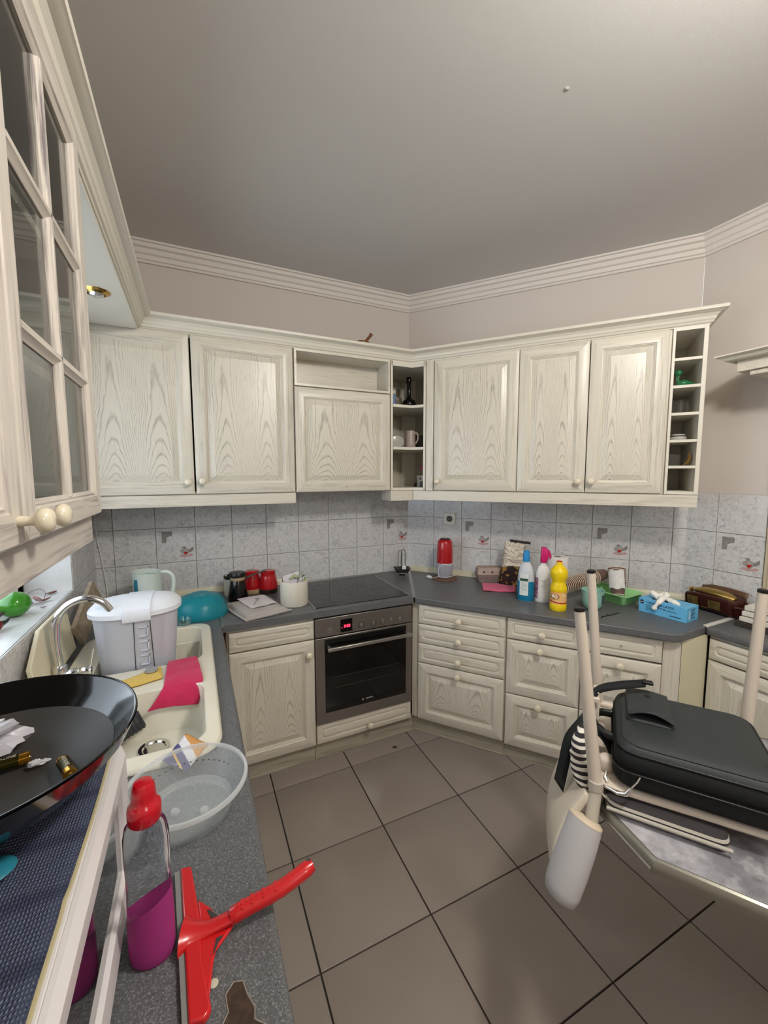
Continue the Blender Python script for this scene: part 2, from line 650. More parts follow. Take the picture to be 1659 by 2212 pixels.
def flat(poly, y):
    mb = MB(); n = len(poly)
    mb.loft([[(x, y + .0004, z) for x, z in poly], [(x, y, z) for x, z in poly]], False, True)
    return mb


def tile(wall, loc, w=TP, rot=0, h=TP, decor=False, xo=0.0):
    k = (round(w, 4), round(h, 4), round(xo, 4))
    if k not in _tm:
        _tm[k] = tile_mesh(w, h, xo)
    o = bpy.data.objects.new('tile', _tm[k]); COL.objects.link(o); o.parent = wall; o.location = loc; o.rotation_euler = (0, 0, rot)
    if decor:
        l = [(0.030, 0.190), (0.030, 0.120), (0.052, 0.122), (0.055, 0.150), (0.068, 0.158), (0.085, 0.162), (0.085, 0.190)]
        obj('corner_motif', flat([(x, z) for x, z in l], -0.0056), M_motif, o)
        cup = []
        for i in range(22):
            a = 2 * PI * i / 22
            cup.append((0.152 + 0.026 * math.cos(a) * (1 + .1 * math.sin(3 * a)), 0.062 + 0.021 * math.sin(a) * (1 + .12 * math.cos(4 * a))))
        obj('cup_motif', flat(cup, -0.0056), M_motif2, o)
        obj('saucer_motif', flat([(0.118, .034), (.15, .026), (.187, .032), (.196, .040), (.182, .048), (.165, .040), (.14, .040), (.128, .043)], -0.0057), M_motif3, o)
        obj('leaf_motif', flat([(0.168, .062), (.186, .084), (.196, .090), (.198, .070), (.186, .058), (.174, .054)], -0.0058), M_motif, o)
        obj('lip_motif', flat([(0.132, .088), (.150, .094), (.160, .086), (.148, .080)], -0.0058), M_motif, o)
        obj('heart_motif', flat([(0.150, .044), (.158, .046), (.166, .056), (.162, .062), (.155, .058), (.148, .060), (.144, .053)], -0.006), M_red, o)
    return o


obj('grout_bed', MB().box((XC, YA - .0005, .8), (PB.x, YA + .002, 1.4945)), M_grout, wa)
for k in range(10):
    for r, z in enumerate(TZ):
        x = PB.x - (k + 1) * 0.2115
        if x < XC:
            w = 0.2115 - (XC - x); tile(wa, (XC, YA, z), w=w)
        else:
            tile(wa, (x, YA, z), w=0.2113, decor=(r == 1 and k in (0, 7)))
obj('grout_bed', MB().box((0, -.0005, .8), (L, .002, 1.4945)), M_grout, wB)
for k in range(9):
    for r, z in enumerate(TZ):
        tile(wB, (k * 0.2093, 0, z), w=0.2093 if k < 8 else L - 8 * .2093, decor=(r == 1 and k in (2, 6)))
obj('grout_bed', MB().box((0, -.0005, .8), (.362, .002, 1.4945)), M_grout, wD)
for k in range(2):
    for r, z in enumerate(TZ):
        tile(wD, ((0, 0, z) if k == 0 else (.148, 0, z)), w=(.148 if k == 0 else .2115), decor=(r == 1 and k == 1))
struct('trim_2', MB().box((XD - .012, .972, .8), (XD + .0, .990, 2.0)).box((XD - .02, .60, .0), (XD, .972, 2.05)), mat('door_casing', rgb(196, 184, 156), 0.5), bev=.003)
# left wall tiles: full rows under the sill, cut around the window
gb = MB().box((XC - .002, 0.0, .8), (XC + .0005, WY0, 1.4945)).box((XC - .002, WY0, .8), (XC + .0005, WY1, WZ0)).box((XC - .002, WY1, .8), (XC + .0005, YA, 1.4945))
obj('grout_bed', gb, M_grout, wC)
for k in range(13):
    y1_ = YA - k * TP; y0_ = y1_ - TP
    for r, z in enumerate(TZ):
        if r == 0:
            tile(wC, (XC, y0_, z), rot=R(90))
        else:
            if y0_ >= WY1:
                tile(wC, (XC, y0_, z), rot=R(90))
            elif y1_ > WY1:
                tile(wC, (XC, WY1, z), w=y1_ - WY1, rot=R(90))
            elif y1_ <= WY0:
                tile(wC, (XC, y0_, z), rot=R(90))

# sweeping a moulding profile along a polyline -----------------------


def sweep(mb, path, prof, side=1, cap=True):
    """path: 2D points; prof: (out, z); out is offset towards 'side' normal (left of travel = +1)"""
    P = [Vector(p) for p in path]
    n = len(P)
    rings = []
    for i in range(n):
        d0 = (P[i] - P[i - 1]).normalized() if i > 0 else None
        d1 = (P[i + 1] - P[i]).normalized() if i < n - 1 else None
        n0 = Vector((-d0.y, d0.x)) * side if d0 else None
        n1 = Vector((-d1.y, d1.x)) * side if d1 else None
        if n0 and n1:
            m_ = (n0 + n1); m_ = m_ / m_.length_squared * 2 if m_.length_squared > 1e-6 else n0
        else:
            m_ = n0 or n1
        rings.append([(P[i].x + m_.x * o, P[i].y + m_.y * o, z) for o, z in prof])
    mb.loft(rings, cap, cap, closed=True)
    return mb


corn = [(0, ZCEIL), (0, ZCEIL - .096), (.010, ZCEIL - .094), (.014, ZCEIL - .084), (.022, ZCEIL - .080), (.026, ZCEIL - .060), (.036, ZCEIL - .054), (.045, ZCEIL - .034), (.058, ZCEIL - .028), (.064, ZCEIL - .012), (.074, ZCEIL - .009), (.076, ZCEIL)]
struct('trim_3', sweep(MB(), [(XC, 0.2), (XC, YA), (PB.x, PB.y), (BEND.x, BEND.y), (XD, 0.6)], corn, side=-1), M_cornice, ang=20)

# ------------------------------------------------------------------ cabinets
KN = [(0.0055, 0), (0.0062, .003), (0.0050, .010), (0.0055, .014), (0.0125, .018), (0.0145, .022), (0.0142, .026), (0.011, .030), (0.005, .032)]


def knob(parent, x, z, y=-.02, k=1.28):
    mb = MB(); mb.lathe([(r * k, h * k) for r, h in KN], seg=18, ax='y')
    return obj('knob', mb, M_knob, parent, (x, y, z), ang=50)


def sides_mat(mb, start, v=0, h=1):
    """rails (top/bottom runs) get slot h, stiles slot v"""
    for i in range(start, len(mb.f)):
        f = mb.f[i]
        xs = [mb.v[k][0] for k in f]; zs = [mb.v[k][2] for k in f]
        mb.m[i] = h if (max(xs) - min(xs)) > (max(zs) - min(zs)) else v


def door(parent, x, z, w, h, y, knob_at=None, stile=.052, name='door', mats=None, panel=True):
    mb = MB()
    s = stile
    ring_panel(mb, w, h, [(0, 0, .001), (0, -.016, .001), (.0015, -.0185, .001), (.004, -.020, .001), (s, -.020, .001), (s + .003, -.0165, .001), (s + .006, -.0160, .001), (s + .009, -.011, .001), (s + .013, -.0095, .001), (s + .014, -.006, .001)], cap1=False)
    sides_mat(mb, 0)
    d = obj(name, mb, mats or [M_gv, M_gh], parent, (x, y, z), ang=28)
    if panel:
        pm = MB(); q = s + .013
        pw, ph = w - 2 * q, h - 2 * q
        ring_panel(pm, pw, ph, [(0, -.004, .001), (0, -.0062, .001), (.004, -.0066, .001), (.028, -.0150, .001), (.031, -.0162, .001)], cap0=True)
        obj('raised_panel', pm, M_cath, d, (q, 0, q), ang=8)
    if knob_at:
        knob(d, *knob_at)
    return d


def drawer(parent, x, z, w, h, y, kn=True, screw=False):
    mb = MB()
    g = .026
    ring_panel(mb, w, h, [(0, 0, .001), (0, -.014, .001), (.002, -.018, .001), (.005, -.020, .001), (g, -.020, .018), (g + .002, -.0165, .018), (g + .006, -.0150, .016), (g + .011, -.0150, .012), (g + .013, -.0195, .008), (g + .016, -.0202, .006)])
    o = obj('drawer', mb, M_gh, parent, (x, y, z), ang=30)
    if kn:
        knob(o, w / 2, h * .46)
    if screw:
        obj('screw', MB().tube([(w / 2, -.018, h * .52), (w / 2, -.030, h * .52)], .0016, 6).lathe([(.004, .0), (.004, .002)], (w / 2, -.029, h * .52), 'y', 8), M_alu, o)
    return o


def carcass(parent, w, d, z0, z1, name='body', m=None, front=True):
    mb = MB(); t = .016
    mb.box((0, -d, z0), (t, 0, z1)); mb.box((w - t, -d, z0), (w, 0, z1))
    mb.box((t, -d, z0), (w - t, 0, z0 + t)); mb.box((t, -d, z1 - t), (w - t, 0, z1))
    mb.box((t, -.006, z0 + t), (w - t, 0, z1 - t))
    return obj(name, mb, m or M_lam, parent, bev=.001)


ZU0, ZU1 = 1.497, 2.312   # wall cabinet doors
DU = .355                 # wall cabinet carcass depth; door 20 mm proud
# --- wall cabinet over the left of the back wall (two doors)
c = thing('wall_cabinet', 'double-door limed oak wall cabinet on the back wall beside the window corner', 'cabinet', **at(fA, -.50, 0, ZU0))
H = ZU1 - ZU0
carcass(c, 1.032, DU, 0, H)
door(c, .003, .003, .498, H - .006, -DU, (.498 - .028, .062))
door(c, .509, .003, .519, H - .006, -DU, (.032, .067))
obj('light_pelmet', MB().box((-.02, -DU - .012, -.062), (1.032, -DU + .008, -.001)), M_gh, c, bev=.002)
# --- cabinet over the hob: open niche above, lift-up flap below
c = thing('hood_cabinet', 'limed oak wall cabinet over the hob with an open niche above its flap door', 'cabinet', **at(fA, .534, 0, ZU0))
w = .606
mb = MB(); t = .016
mb.box((0, -DU, 0), (t, 0, H)).box((w - t, -DU, 0), (w, 0, H)).box((t, -DU, .600), (w - t, 0, .612)).box((t, -DU, H - t), (w - t, 0, H)).box((t, -.006, 0), (w - t, 0, H)).box((t, -DU + .01, .0), (w - t, -.04, .03))
obj('body', mb, M_lam, c, bev=.001)
fr = MB(); ring_panel(fr, w - .004, .205, [(0, 0, .001), (0, -.018, .001), (.002, -.020, .001), (.013, -.020, .001), (.013, 0, .001)], cap0=False, cap1=False)
obj('niche_frame', fr, M_gh, c, (.002, -DU, .609))
obj('niche_back', MB().box((t, -.20, .612), (w - t, -.19, H - t)), M_gh, c)
fd = door(c, .002, .002, w - .004, .601, -DU, None)
obj('screw_hole', MB().lathe([(.003, 0), (.003, .001)], ax='y', seg=10), M_black, fd, (.305, -.0198, .028))
# --- corner shelf unit between hood cabinet and the diagonal run
c = thing('corner_shelf_unit', 'open corner shelf unit with three compartments between the wall cabinets', 'shelf', (0, 0, ZU0))
Af = (1.146, YA - DU - .018); Bf = PB + dB * .272 + nB * (DU + .018)
mid = Vector((PB.x, PB.y)); bis = (Vector((0, -1)) + nB).normalized()
cs = Vector((PB.x, PB.y)) + bis * ((DU + .018) / bis.dot(Vector((0, -1))))
Bb = PB + dB * .272
poly = [(1.146, YA - .002), Af, (cs.x, cs.y), (Bf.x, Bf.y), (Bb.x + nB.x * .002, Bb.y + nB.y * .002), (PB.x - .002, PB.y - .004)]
inn = [(1.160, YA - .010), (1.160, Af[1]), (cs.x, cs.y), (Bf.x - dB.x * .014, Bf.y - dB.y * .014), (Bb.x - dB.x * .014 + nB.x * .01, Bb.y - dB.y * .014 + nB.y * .01), (PB.x - .003, PB.y - .012)]
obj('floor_board', MB().prism(poly, 0, .018), M_lam, c, bev=.0015)
obj('top_board', MB().prism(poly, H - .030, H), M_lam, c, bev=.0015)
for z in (.272, .540):
    obj('shelf', MB().prism(inn, z - .009, z + .009), M_lam, c, bev=.0015)
obj('side_panel', MB().box((1.144, Af[1], .0), (1.158, YA - .002, H)), M_lam, c, bev=.001)
sp_ = MB().box((0.258, -DU - .018, 0), (.272, -.002, H))
obj('side_panel', sp_, M_lam, c, (PB.x, PB.y, 0), (0, 0, TB), bev=.001)
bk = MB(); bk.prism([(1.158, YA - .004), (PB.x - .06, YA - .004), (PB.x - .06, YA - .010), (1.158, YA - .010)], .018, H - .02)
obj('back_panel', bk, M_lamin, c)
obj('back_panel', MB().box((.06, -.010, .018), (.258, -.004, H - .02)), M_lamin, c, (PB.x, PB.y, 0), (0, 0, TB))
b0 = Vector((PB.x - .06, YA - .008)); b1 = PB + dB * .06 + nB * .008
obj('corner_post', MB().prism([(b0.x, b0.y), (b0.x, b0.y - .004), (b1.x + nB.x * .004, b1.y + nB.y * .004), (b1.x, b1.y)], .018, H - .02), M_lam, c)
# pelmet wing below the corner unit
wing = MB(); wing.prism([(1.138, YA - .24), (1.152, YA - .24), (1.152, Af[1] + .002), (cs.x, cs.y + .006), (cs.x, cs.y - .012), (1.138, Af[1] - .014)], -.066, -.002)
obj('light_pelmet', wing, M_gh, c, bev=.0015)
# --- long diagonal-wall run
c = thing('wall_cabinet', 'limed oak wall cabinet run on the diagonal wall with three arched-grain doors', 'cabinet', **at(fB, .272, 0, ZU0))
mb = MB(); wB_ = 1.562 - .272
carcass(c, wB_, DU, 0, H)
obj('filler_strip', MB().box((.004, -DU - .014, 0), (.052, -DU + .01, H)), M_gv, c, bev=.001)
door(c, .330 - .272, .003, .509, H - .006, -DU, (.031, .055))
door(c, .842 - .272, .003, .357, H - .006, -DU, (.357 - .034, .06))
door(c, 1.203 - .272, .003, .347, H - .006, -DU, (.027, .06))
# pelmet mitred at the corner
obj('light_pelmet', MB().box((-.095, -DU - .014, -.064), (1.704 - .272, -DU + .006, -.002)), M_gh, c, bev=.0015)
# --- wine rack column
c = thing('bottle_rack', 'narrow white column of six open cubbyholes at the right end of the wall cabinets', 'shelf', **at(fB, 1.563, 0, ZU0))
w = .141
mb = MB().box((0, -DU - .018, 0), (.012, 0, H)).box((w - .018, -DU - .018, 0), (w, 0, H)).box((.012, -.008, 0), (w - .018, 0, H)).box((.012, -DU - .018, H - .016), (w - .018, -.008, H)).box((.012, -DU - .018, 0), (w - .018, -.008, .016))
obj('body', mb, M_lam, c, bev=.001)
CUB = [2.1611, 2.0297, 1.8965, 1.7641, 1.6347]
for z in CUB:
    obj('shelf', MB().box((.012, -DU - .017, z - ZU0 - .007), (w - .018, -.008, z - ZU0 + .007)), M_lam, c, bev=.001)

# --- crown moulding along all three runs
yc = YA - DU - .004
cr = [(-.03, 2.312), (.004, 2.312), (.006, 2.318), (.012, 2.321), (.016, 2.330), (.020, 2.334), (.024, 2.346), (.034, 2.358), (.046, 2.362), (.052, 2.366), (.058, 2.368), (.060, 2.380), (.056, 2.384), (.05, 2.386), (-.03, 2.386)]
xcf = -.217
off = DU + .004
cornerAB = PB + bis * (off / bis.dot(Vector((0, -1))))
eB = PB + dB * 1.706 + nB * off
eW = PB + dB * 1.706 + nB * .03
path = [(xcf, -.6), (xcf, yc), (cornerAB.x, cornerAB.y), (eB.x, eB.y), (eW.x, eW.y)]
one('crown_moulding', 'cream S-profile crown moulding running along the tops of the wall cabinets', 'moulding', sweep(MB(), path, cr, side=-1), M_lam, ang=18)

# --- near left wall cabinet with glazed doors (local frame of the left wall)
XF = -.193
dC = XF - XC
c = thing('glazed_wall_cabinet', 'near glass-door wall cabinet on the left wall with muntin bars and two cream knobs', 'cabinet', **at(fC, .185, 0, ZU0 + .018))
HC = 2.306 - 1.515
carcass(c, .915, dC - .022, 0, HC, m=mat('cabinet_inside_shaded', rgb(96, 95, 88), .6))  # carcass painted darker to stand for the shade inside the closed cabinet
for z in (.27, .53):
    obj('shelf', MB().box((.016, -dC + .05, z - .009), (.899, -.008, z + .009)), M_lam, c, bev=.001)


def glass_door(parent, x, w, h, kx):
    s = .052
    fm = MB()
    ring_panel(fm, w, h, [(0, 0, .001), (0, -.017, .001), (.003, -.020, .001), (s - .012, -.020, .001), (s - .009, -.0165, .001), (s - .006, -.0172, .001), (s, -.012, .001), (s, 0, .001)], cap0=False, cap1=False)
    ring_panel(fm, w, h, [(s, 0, .001), (0, 0, .001)], cap0=False, cap1=False)
    sides_mat(fm, 0)
    d = obj('door', fm, [M_gC, M_gCh], parent, (x, -dC + .020, 0), ang=28)
    mp = [(-.014, -.003), (-.014, -.010), (-.009, -.013), (-.004, -.0185), (.004, -.0185), (.009, -.013), (.014, -.010), (.014, -.003)]
    xm = w / 2
    vm = MB().loft([[(xm + a, b, z) for a, b in mp] for z in (s - .004, h - s + .004)])
    obj('muntin', vm, M_gC, d, ang=28)
    for zc in (s + (h - 2 * s) * .333, s + (h - 2 * s) * .667):
        hm = MB().loft([[(xx, b, zc + a) for a, b in mp] for xx in (s - .004, w - s + .004)])
        obj('muntin', hm, M_gCh, d, ang=28)
    for i in range(2):
        for j in range(3):
            xa = s - .003 if i == 0 else w / 2 + .001; xb = w / 2 - .001 if i == 0 else w - s + .003
            za = s - .003 + j * (h - 2 * s + .006) / 3; zb = za + (h - 2 * s + .006) / 3 - .002
            obj('pane', MB().box((xa, -.008, za), (xb, -.005, zb)), M_pane, d)
    knob(d, kx, .030, -.020, 1.12)
    return d


glass_door(c, .001, .455, HC, .455 - .020)
glass_door(c, .459, .455, HC, .050)
obj('light_pelmet', MB().box((0, -dC + .020, -.062), (.915, -dC + .040, 0)), M_gCh, c, bev=.001)
# items behind the glass
for n_, (yy, zz, rr, hh) in enumerate(((.60, .281, .035, .10), (.72, .281, .032, .08), (.62, .018, .05, .07), (.78, .541, .03, .12))):
    g = MB().lathe([(rr * .7, 0), (rr, .01), (rr, hh), (rr - .002, hh), (rr - .002, .012), (.001, .008)], seg=16)
    one('drinking_glass', ['clear tumbler on the middle shelf behind the glass door, left', 'clear tumbler on the middle shelf behind the glass door, right', 'wide glass bowl on the cabinet floor behind the glass door', 'tall tumbler on the upper shelf behind the glass door'][n_], 'glass', g, M_glass, (XC + .17, .185 + yy, ZU0 + .018 + zz))

# pelmet board with downlight over the sink, between the left cabinet and the back wall cabinets
one('soffit_board', 'cream board closing the top over the sink between the cabinets', 'board', MB().box((XC + .004, 1.104, 2.300), (xcf, yc - .024, 2.316)), M_lam, bev=.001)
c = thing('downlight', 'brass ringed recessed spotlight in the board over the sink', 'light', (-.31, 1.93, 2.300))
obj('trim_ring', MB().lathe([(.030, 0), (.047, 0), (.044, -.004), (.036, -.008), (.030, -.012), (.028, -.006), (.028, 0)], seg=32, cap0=False, cap1=False), mat('brass', rgb(186, 150, 84), 0.18, 1.0), c, ang=50)
obj('bulb', MB().lathe([(.027, 0), (.026, -.008), (.022, -.016), (.012, -.021), (.001, -.022)], seg=24, cap0=False), mat('bulb_silver', rgb(205, 205, 205), 0.15, 0.6), c, ang=60)

# ------------------------------------------------------------------ base cabinets
ZB0, ZB1 = .100, .826
dA = .620   # carcass depth, doors 20 mm
c = thing('base_cabinet', 'limed oak base cabinet with one drawer and one door left of the oven', 'cabinet', **at(fA, .112, 0, 0))
w = .442
carcass(c, w, dA, ZB0, ZB1)
obj('side_edge', MB().box((-.004, -dA - .002, ZB0), (.002, -dA + .02, ZB1)), mat('dark_edge', rgb(96, 72, 56), 0.6), c)
drawer(c, .008, .715, w - .010, .100, -dA, kn=False)
door(c, .008, .105, w - .010, .604, -dA, (w - .010 - .034, .535))
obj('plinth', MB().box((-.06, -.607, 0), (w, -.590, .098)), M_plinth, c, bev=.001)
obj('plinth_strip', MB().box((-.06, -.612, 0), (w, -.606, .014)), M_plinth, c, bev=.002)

# oven
ov = thing('oven', 'built-in stainless steel oven with red clock display under the hob', 'oven', **at(fA, .556, 0, .224))
w = .592
M_ovglass = mat('oven_glass', rgb(7, 7, 8), 0.06, coat=0.5)
obj('body', MB().box((.004, -.625, .004), (w - .004, -.06, .596)), mat('oven_body', rgb(60, 60, 60), 0.5, 0.6), ov)
cp = obj('control_panel', MB().box((0, -.650, .498), (w, -.625, .600)), M_steel, ov, bev=.002)
dr = obj('door', MB().box((0, -.652, .0), (w, -.626, .492)), M_steel, ov, bev=.003)
obj('glass', MB().box((.050, -.655, .062), (w - .042, -.651, .482)), M_ovglass, dr, bev=.001)
obj('glass_upper_band', MB().box((.050, -.6556, .440), (w - .042, -.6552, .482)), mat('black_band', rgb(4, 4, 4), 0.3), dr)
for zz in (.20, .26):
    obj('rack', MB().tube([(.10, -.6556, zz), (w - .09, -.6556, zz)], .0007, 4), mat('rack_grey', rgb(52, 52, 52), 0.4), dr)
hd = MB().box((.056, -.700, .428), (w - .022, -.686, .446)).box((.062, -.690, .432), (.078, -.652, .443)).box((w - .046, -.690, .432), (w - .030, -.652, .443))
obj('handle', hd, mat('handle_steel', rgb(186, 184, 178), 0.28, 0.85), dr, bev=.002)
ds = obj('display', MB().box((.142, -.6525, .508), (.211, -.649, .580)), mat('display_black', rgb(5, 4, 5), 0.2), ov)
M_led = mat('led_red', rgb(255, 30, 60), 0.5, emit=(1.0, 0.03, 0.08, 1), estr=3.0)


def seg7(s, x, z, hh, parent, y):
    SEG = {'0': 'abcdef', '1': 'bc', '2': 'abged', '3': 'abgcd', '4': 'fgbc', '5': 'afgcd', '6': 'afgedc', '7': 'abc', '8': 'abcdefg', '9': 'abcdfg'}
    mb = MB(); ww = hh * .55; t = hh * .13
    for ch in s:
        if ch == ':':
            mb.box((x, y, z + hh * .25), (x + t, y + .0004, z + hh * .38)).box((x, y, z + hh * .6), (x + t, y + .0004, z + hh * .73)); x += hh * .3; continue
        for k in SEG[ch]:
            q = dict(a=(0, hh - t, ww, hh), g=(0, hh / 2 - t / 2, ww, hh / 2 + t / 2), d=(0, 0, ww, t), f=(0, hh / 2, t, hh), b=(ww - t, hh / 2, ww, hh), e=(0, 0, t, hh / 2), c=(ww - t, 0, ww, hh / 2))[k]
            mb.box((x + q[0], y, z + q[1]), (x + q[2], y + .0004, z + q[3]))
        x += ww + hh * .22
    return obj('digits', mb, M_led, parent)


seg7('0:00', .162, .533, .015, ov, -.6532)
obj('digits', MB().box((.1480, -.6532, .530), (.1505, -.6528, .536)), M_led, ov)
for kx in (.083, .266, .340, .399, .453, .510):
    k = MB().lathe([(.0165, 0), (.0165, .0012), (.0150, .0016), (.0150, .0006), (.0135, .0006), (.013, .003), (.0, .003)], ax='y', seg=28)
    kn_ = obj('knob', k, mat('oven_knob', rgb(150, 146, 140), 0.3, 0.8), ov, (kx, -.650, .529), ang=40)
    obj('pointer', MB().box((-.0010, -.0036, .002), (.0010, -.003, .0125)), M_white, kn_)
    obj('ring', MB().lathe([(.0155, .0013), (.0180, .0013), (.0180, .0022), (.0155, .0022)], ax='y', seg=28, cap0=False, cap1=False), M_chrome, kn_)
    if kx > .2:
        obj('marker_dot', MB().lathe([(.0022, 0), (.0022, .0006)], (kx, -.650, .570), 'y', 10), M_black, ov)
for kx in (.128, .228):
    for zz in (.518, .536, .554):
        obj('button', MB().lathe([(.0055, 0), (.0055, .0018), (.004, .0024)], (kx, -.650, zz), 'y', 12), mat('button_grey', rgb(110, 106, 100), 0.35, 0.6), ov)
M_print = mat('print_grey', rgb(120, 122, 122), 0.4)
text('BOSCH', .013, mat('print_logo', rgb(190, 192, 192), .4), dr, (.312, -.6560, .092), (PI / 2, 0, 0))
lg = MB().lathe([(.0052, 0), (.0052, .0004), (.0062, .0004), (.0062, 0)], (.270, -.6556, .0915), 'y', 20, False, False).box((.2665, -.6561, .0906), (.2735, -.6556, .0922)).box((.2672, -.6561, .088), (.2682, -.6556, .095)).box((.2718, -.6561, .088), (.2728, -.6556, .095))
obj('emblem', lg, MATS['print_logo'], dr)

# drawer under oven
c = thing('oven_drawer_unit', 'low limed oak drawer unit under the oven with one knob', 'drawer', **at(fA, .556, 0, 0))
obj('body', MB().box((.002, -dA, ZB0), (.594, -.05, .222)), M_lam, c)
mbp = drawer(c, .002, .104, .592, .114, -dA, kn=False)
knob(mbp, .310, .045)
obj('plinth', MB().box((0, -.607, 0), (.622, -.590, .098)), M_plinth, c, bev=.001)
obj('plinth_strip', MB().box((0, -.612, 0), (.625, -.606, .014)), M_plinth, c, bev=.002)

# diagonal base units
dBc = .610
c = thing('drawer_cabinet', 'limed oak base cabinet with four drawers, right of the oven', 'cabinet', **at(fB, .290, 0, 0))
carcass(c, .556, dBc, ZB0, ZB1)
obj('filler_strip', MB().box((-.004, -dBc - .004, ZB0), (.036, -dBc + .01, ZB1)), M_gv, c, bev=.001)
for z0_, z1_ in ((.7065, .823), (.5865, .702), (.4635, .582)):
    d_ = drawer(c, .040, z0_, .510, z1_ - z0_, -dBc)
d_ = door(c, .040, .102, .510, .357, -dBc, (.252, .328), name='deep_drawer')
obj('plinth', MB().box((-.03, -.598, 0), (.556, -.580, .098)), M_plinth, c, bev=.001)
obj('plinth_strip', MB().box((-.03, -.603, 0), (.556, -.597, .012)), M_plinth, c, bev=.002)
c = thing('drawer_cabinet', 'limed oak base cabinet with one shallow and two deep drawers, behind the chair legs', 'cabinet', **at(fB, .847, 0, 0))
carcass(c, .368, dBc, ZB0, ZB1)
drawer(c, .003, .7065, .362, .1165, -dBc)
door(c, .003, .396, .362, .304, -dBc, (.172, .275), name='deep_drawer')
door(c, .003, .092, .362, .298, -dBc, (.172, .268), name='deep_drawer')
obj('plinth', MB().box((0, -.598, 0), (.368, -.580, .092)), M_plinth, c, bev=.001)
c = thing('drawer_cabinet', 'limed oak base cabinet behind the bag, its top drawer missing the knob', 'cabinet', **at(fB, 1.217, 0, 0))
carcass(c, .415, dBc, ZB0, ZB1)
drawer(c, .003, .7085, .338, .1145, -dBc, kn=False, screw=True)
door(c, .003, .396, .338, .304, -dBc, (.167, .275), name='deep_drawer')
door(c, .003, .092, .338, .298, -dBc, (.167, .268), name='deep_drawer')
obj('filler_strip', MB().box((.345, -dBc - .002, .092), (.415, -dBc + .01, ZB1)), M_gv, c, bev=.001)
obj('plinth', MB().box((0, -.598, 0), (.415, -.580, .092)), M_plinth, c, bev=.001)
# end panel closing the diagonal run
eb = PB + dB * 1.634 + nB * (dBc)
one('end_panel', 'pale yellow end panel between the diagonal and the right-hand base cabinets', 'panel', MB().prism([(eb.x, eb.y), (eb.x + .012, eb.y - .002), (2.214, 1.045), (2.214, 1.058)], .0, .828), mat('pale_yellow', rgb(214, 208, 178), 0.5))
# right wall shallow cabinet
c = thing('shallow_base_cabinet', 'shallow limed oak base cabinet along the right wall, half hidden by the bag', 'cabinet', **at(fD, 1.040, 0, 0))
ddD = XD - 2.205 - .02
carcass(c, .80, ddD, ZB0, ZB1)
drawer(c, .006, .716, .44, .100, -ddD, kn=False)
door(c, .006, .105, .44, .604, -ddD, (.4, .535))
door(c, .452, .105, .34, .710, -ddD)
obj('plinth', MB().box((0, -ddD + .02, 0), (.80, -ddD + .035, .098)), M_plinth, c)
# left run carcass under the sink
c = thing('sink_base_cabinet', 'limed oak base cabinet under the left sink worktop, seen edge-on', 'cabinet', **at(fC, .30, 0, 0))
mb = MB().box((0, -.585, ZB0), (1.735, -.565, ZB1)).box((0, -.565, ZB0), (.016, 0, ZB1)).box((1.719, -.565, ZB0), (1.735, 0, ZB1)).box((.016, -.565, ZB0), (1.719, 0, ZB0 + .016))
obj('body', mb, M_gv, c, bev=.001)
for k_ in range(4):
    door(c, .004 + k_ * .433, .105, .428, .715, -.585, None)
obj('plinth', MB().box((0, -.55, 0), (1.735, -.53, .098)), M_plinth, c)

# ------------------------------------------------------------------ worktops
zt0 = .832


def worktop(name_label, poly, holes=None, bevel=.012):
    mb = MB()
    if not holes:
        mb.prism(poly, zt0, ZT)
    o = one('worktop', name_label, 'worktop', mb, M_top, bev=bevel, seg=4)
    return o


ovh = .650
cA = PB + bis * (ovh / bis.dot(Vector((0, -1))))
eBt = PB + dB * 1.640 + nB * ovh
worktop('speckled grey worktop piece carrying the hob along the back wall', [(.0965, 2.052), (.1, YA - ovh), (cA.x - .003, cA.y), (PB.x - .004, YA - .004), (.0965, YA - .004)])
sB = PB + dB * .004
worktop('speckled grey worktop along the diagonal wall', [(cA.x + .005, cA.y - .003), (1.960, 1.050), (1.985, 1.038), (2.207, 1.050), (2.207, 1.062), (XD - .004, 1.062), (XD - .004, BEND.y - .002), (sB.x, sB.y - .004)])
worktop('speckled grey worktop on the shallow right-hand base cabinet', [(2.190, 1.047), (2.190, .25), (XD - .004, .25), (XD - .004, 1.047)])
# left worktop with the sink cut-out: frame of boxes joined as one mesh
SX0, SX1, SY0, SY1 = -.455, .035, 1.105, 2.120
wm = MB()
n_ = 0
xs = [XC + .004, SX0 + .03, SX1 - .02, .0935]; ys = [.10, SY0 + .012, SY1 - .03, YA - .004]
vid = {}


def vtx(i, j, z):
    k = (i, j, z)
    if k not in vid:
        vid[k] = len(wm.v); wm.v.append((xs[i], ys[j], (zt0, ZT)[z]))
    return vid[k]


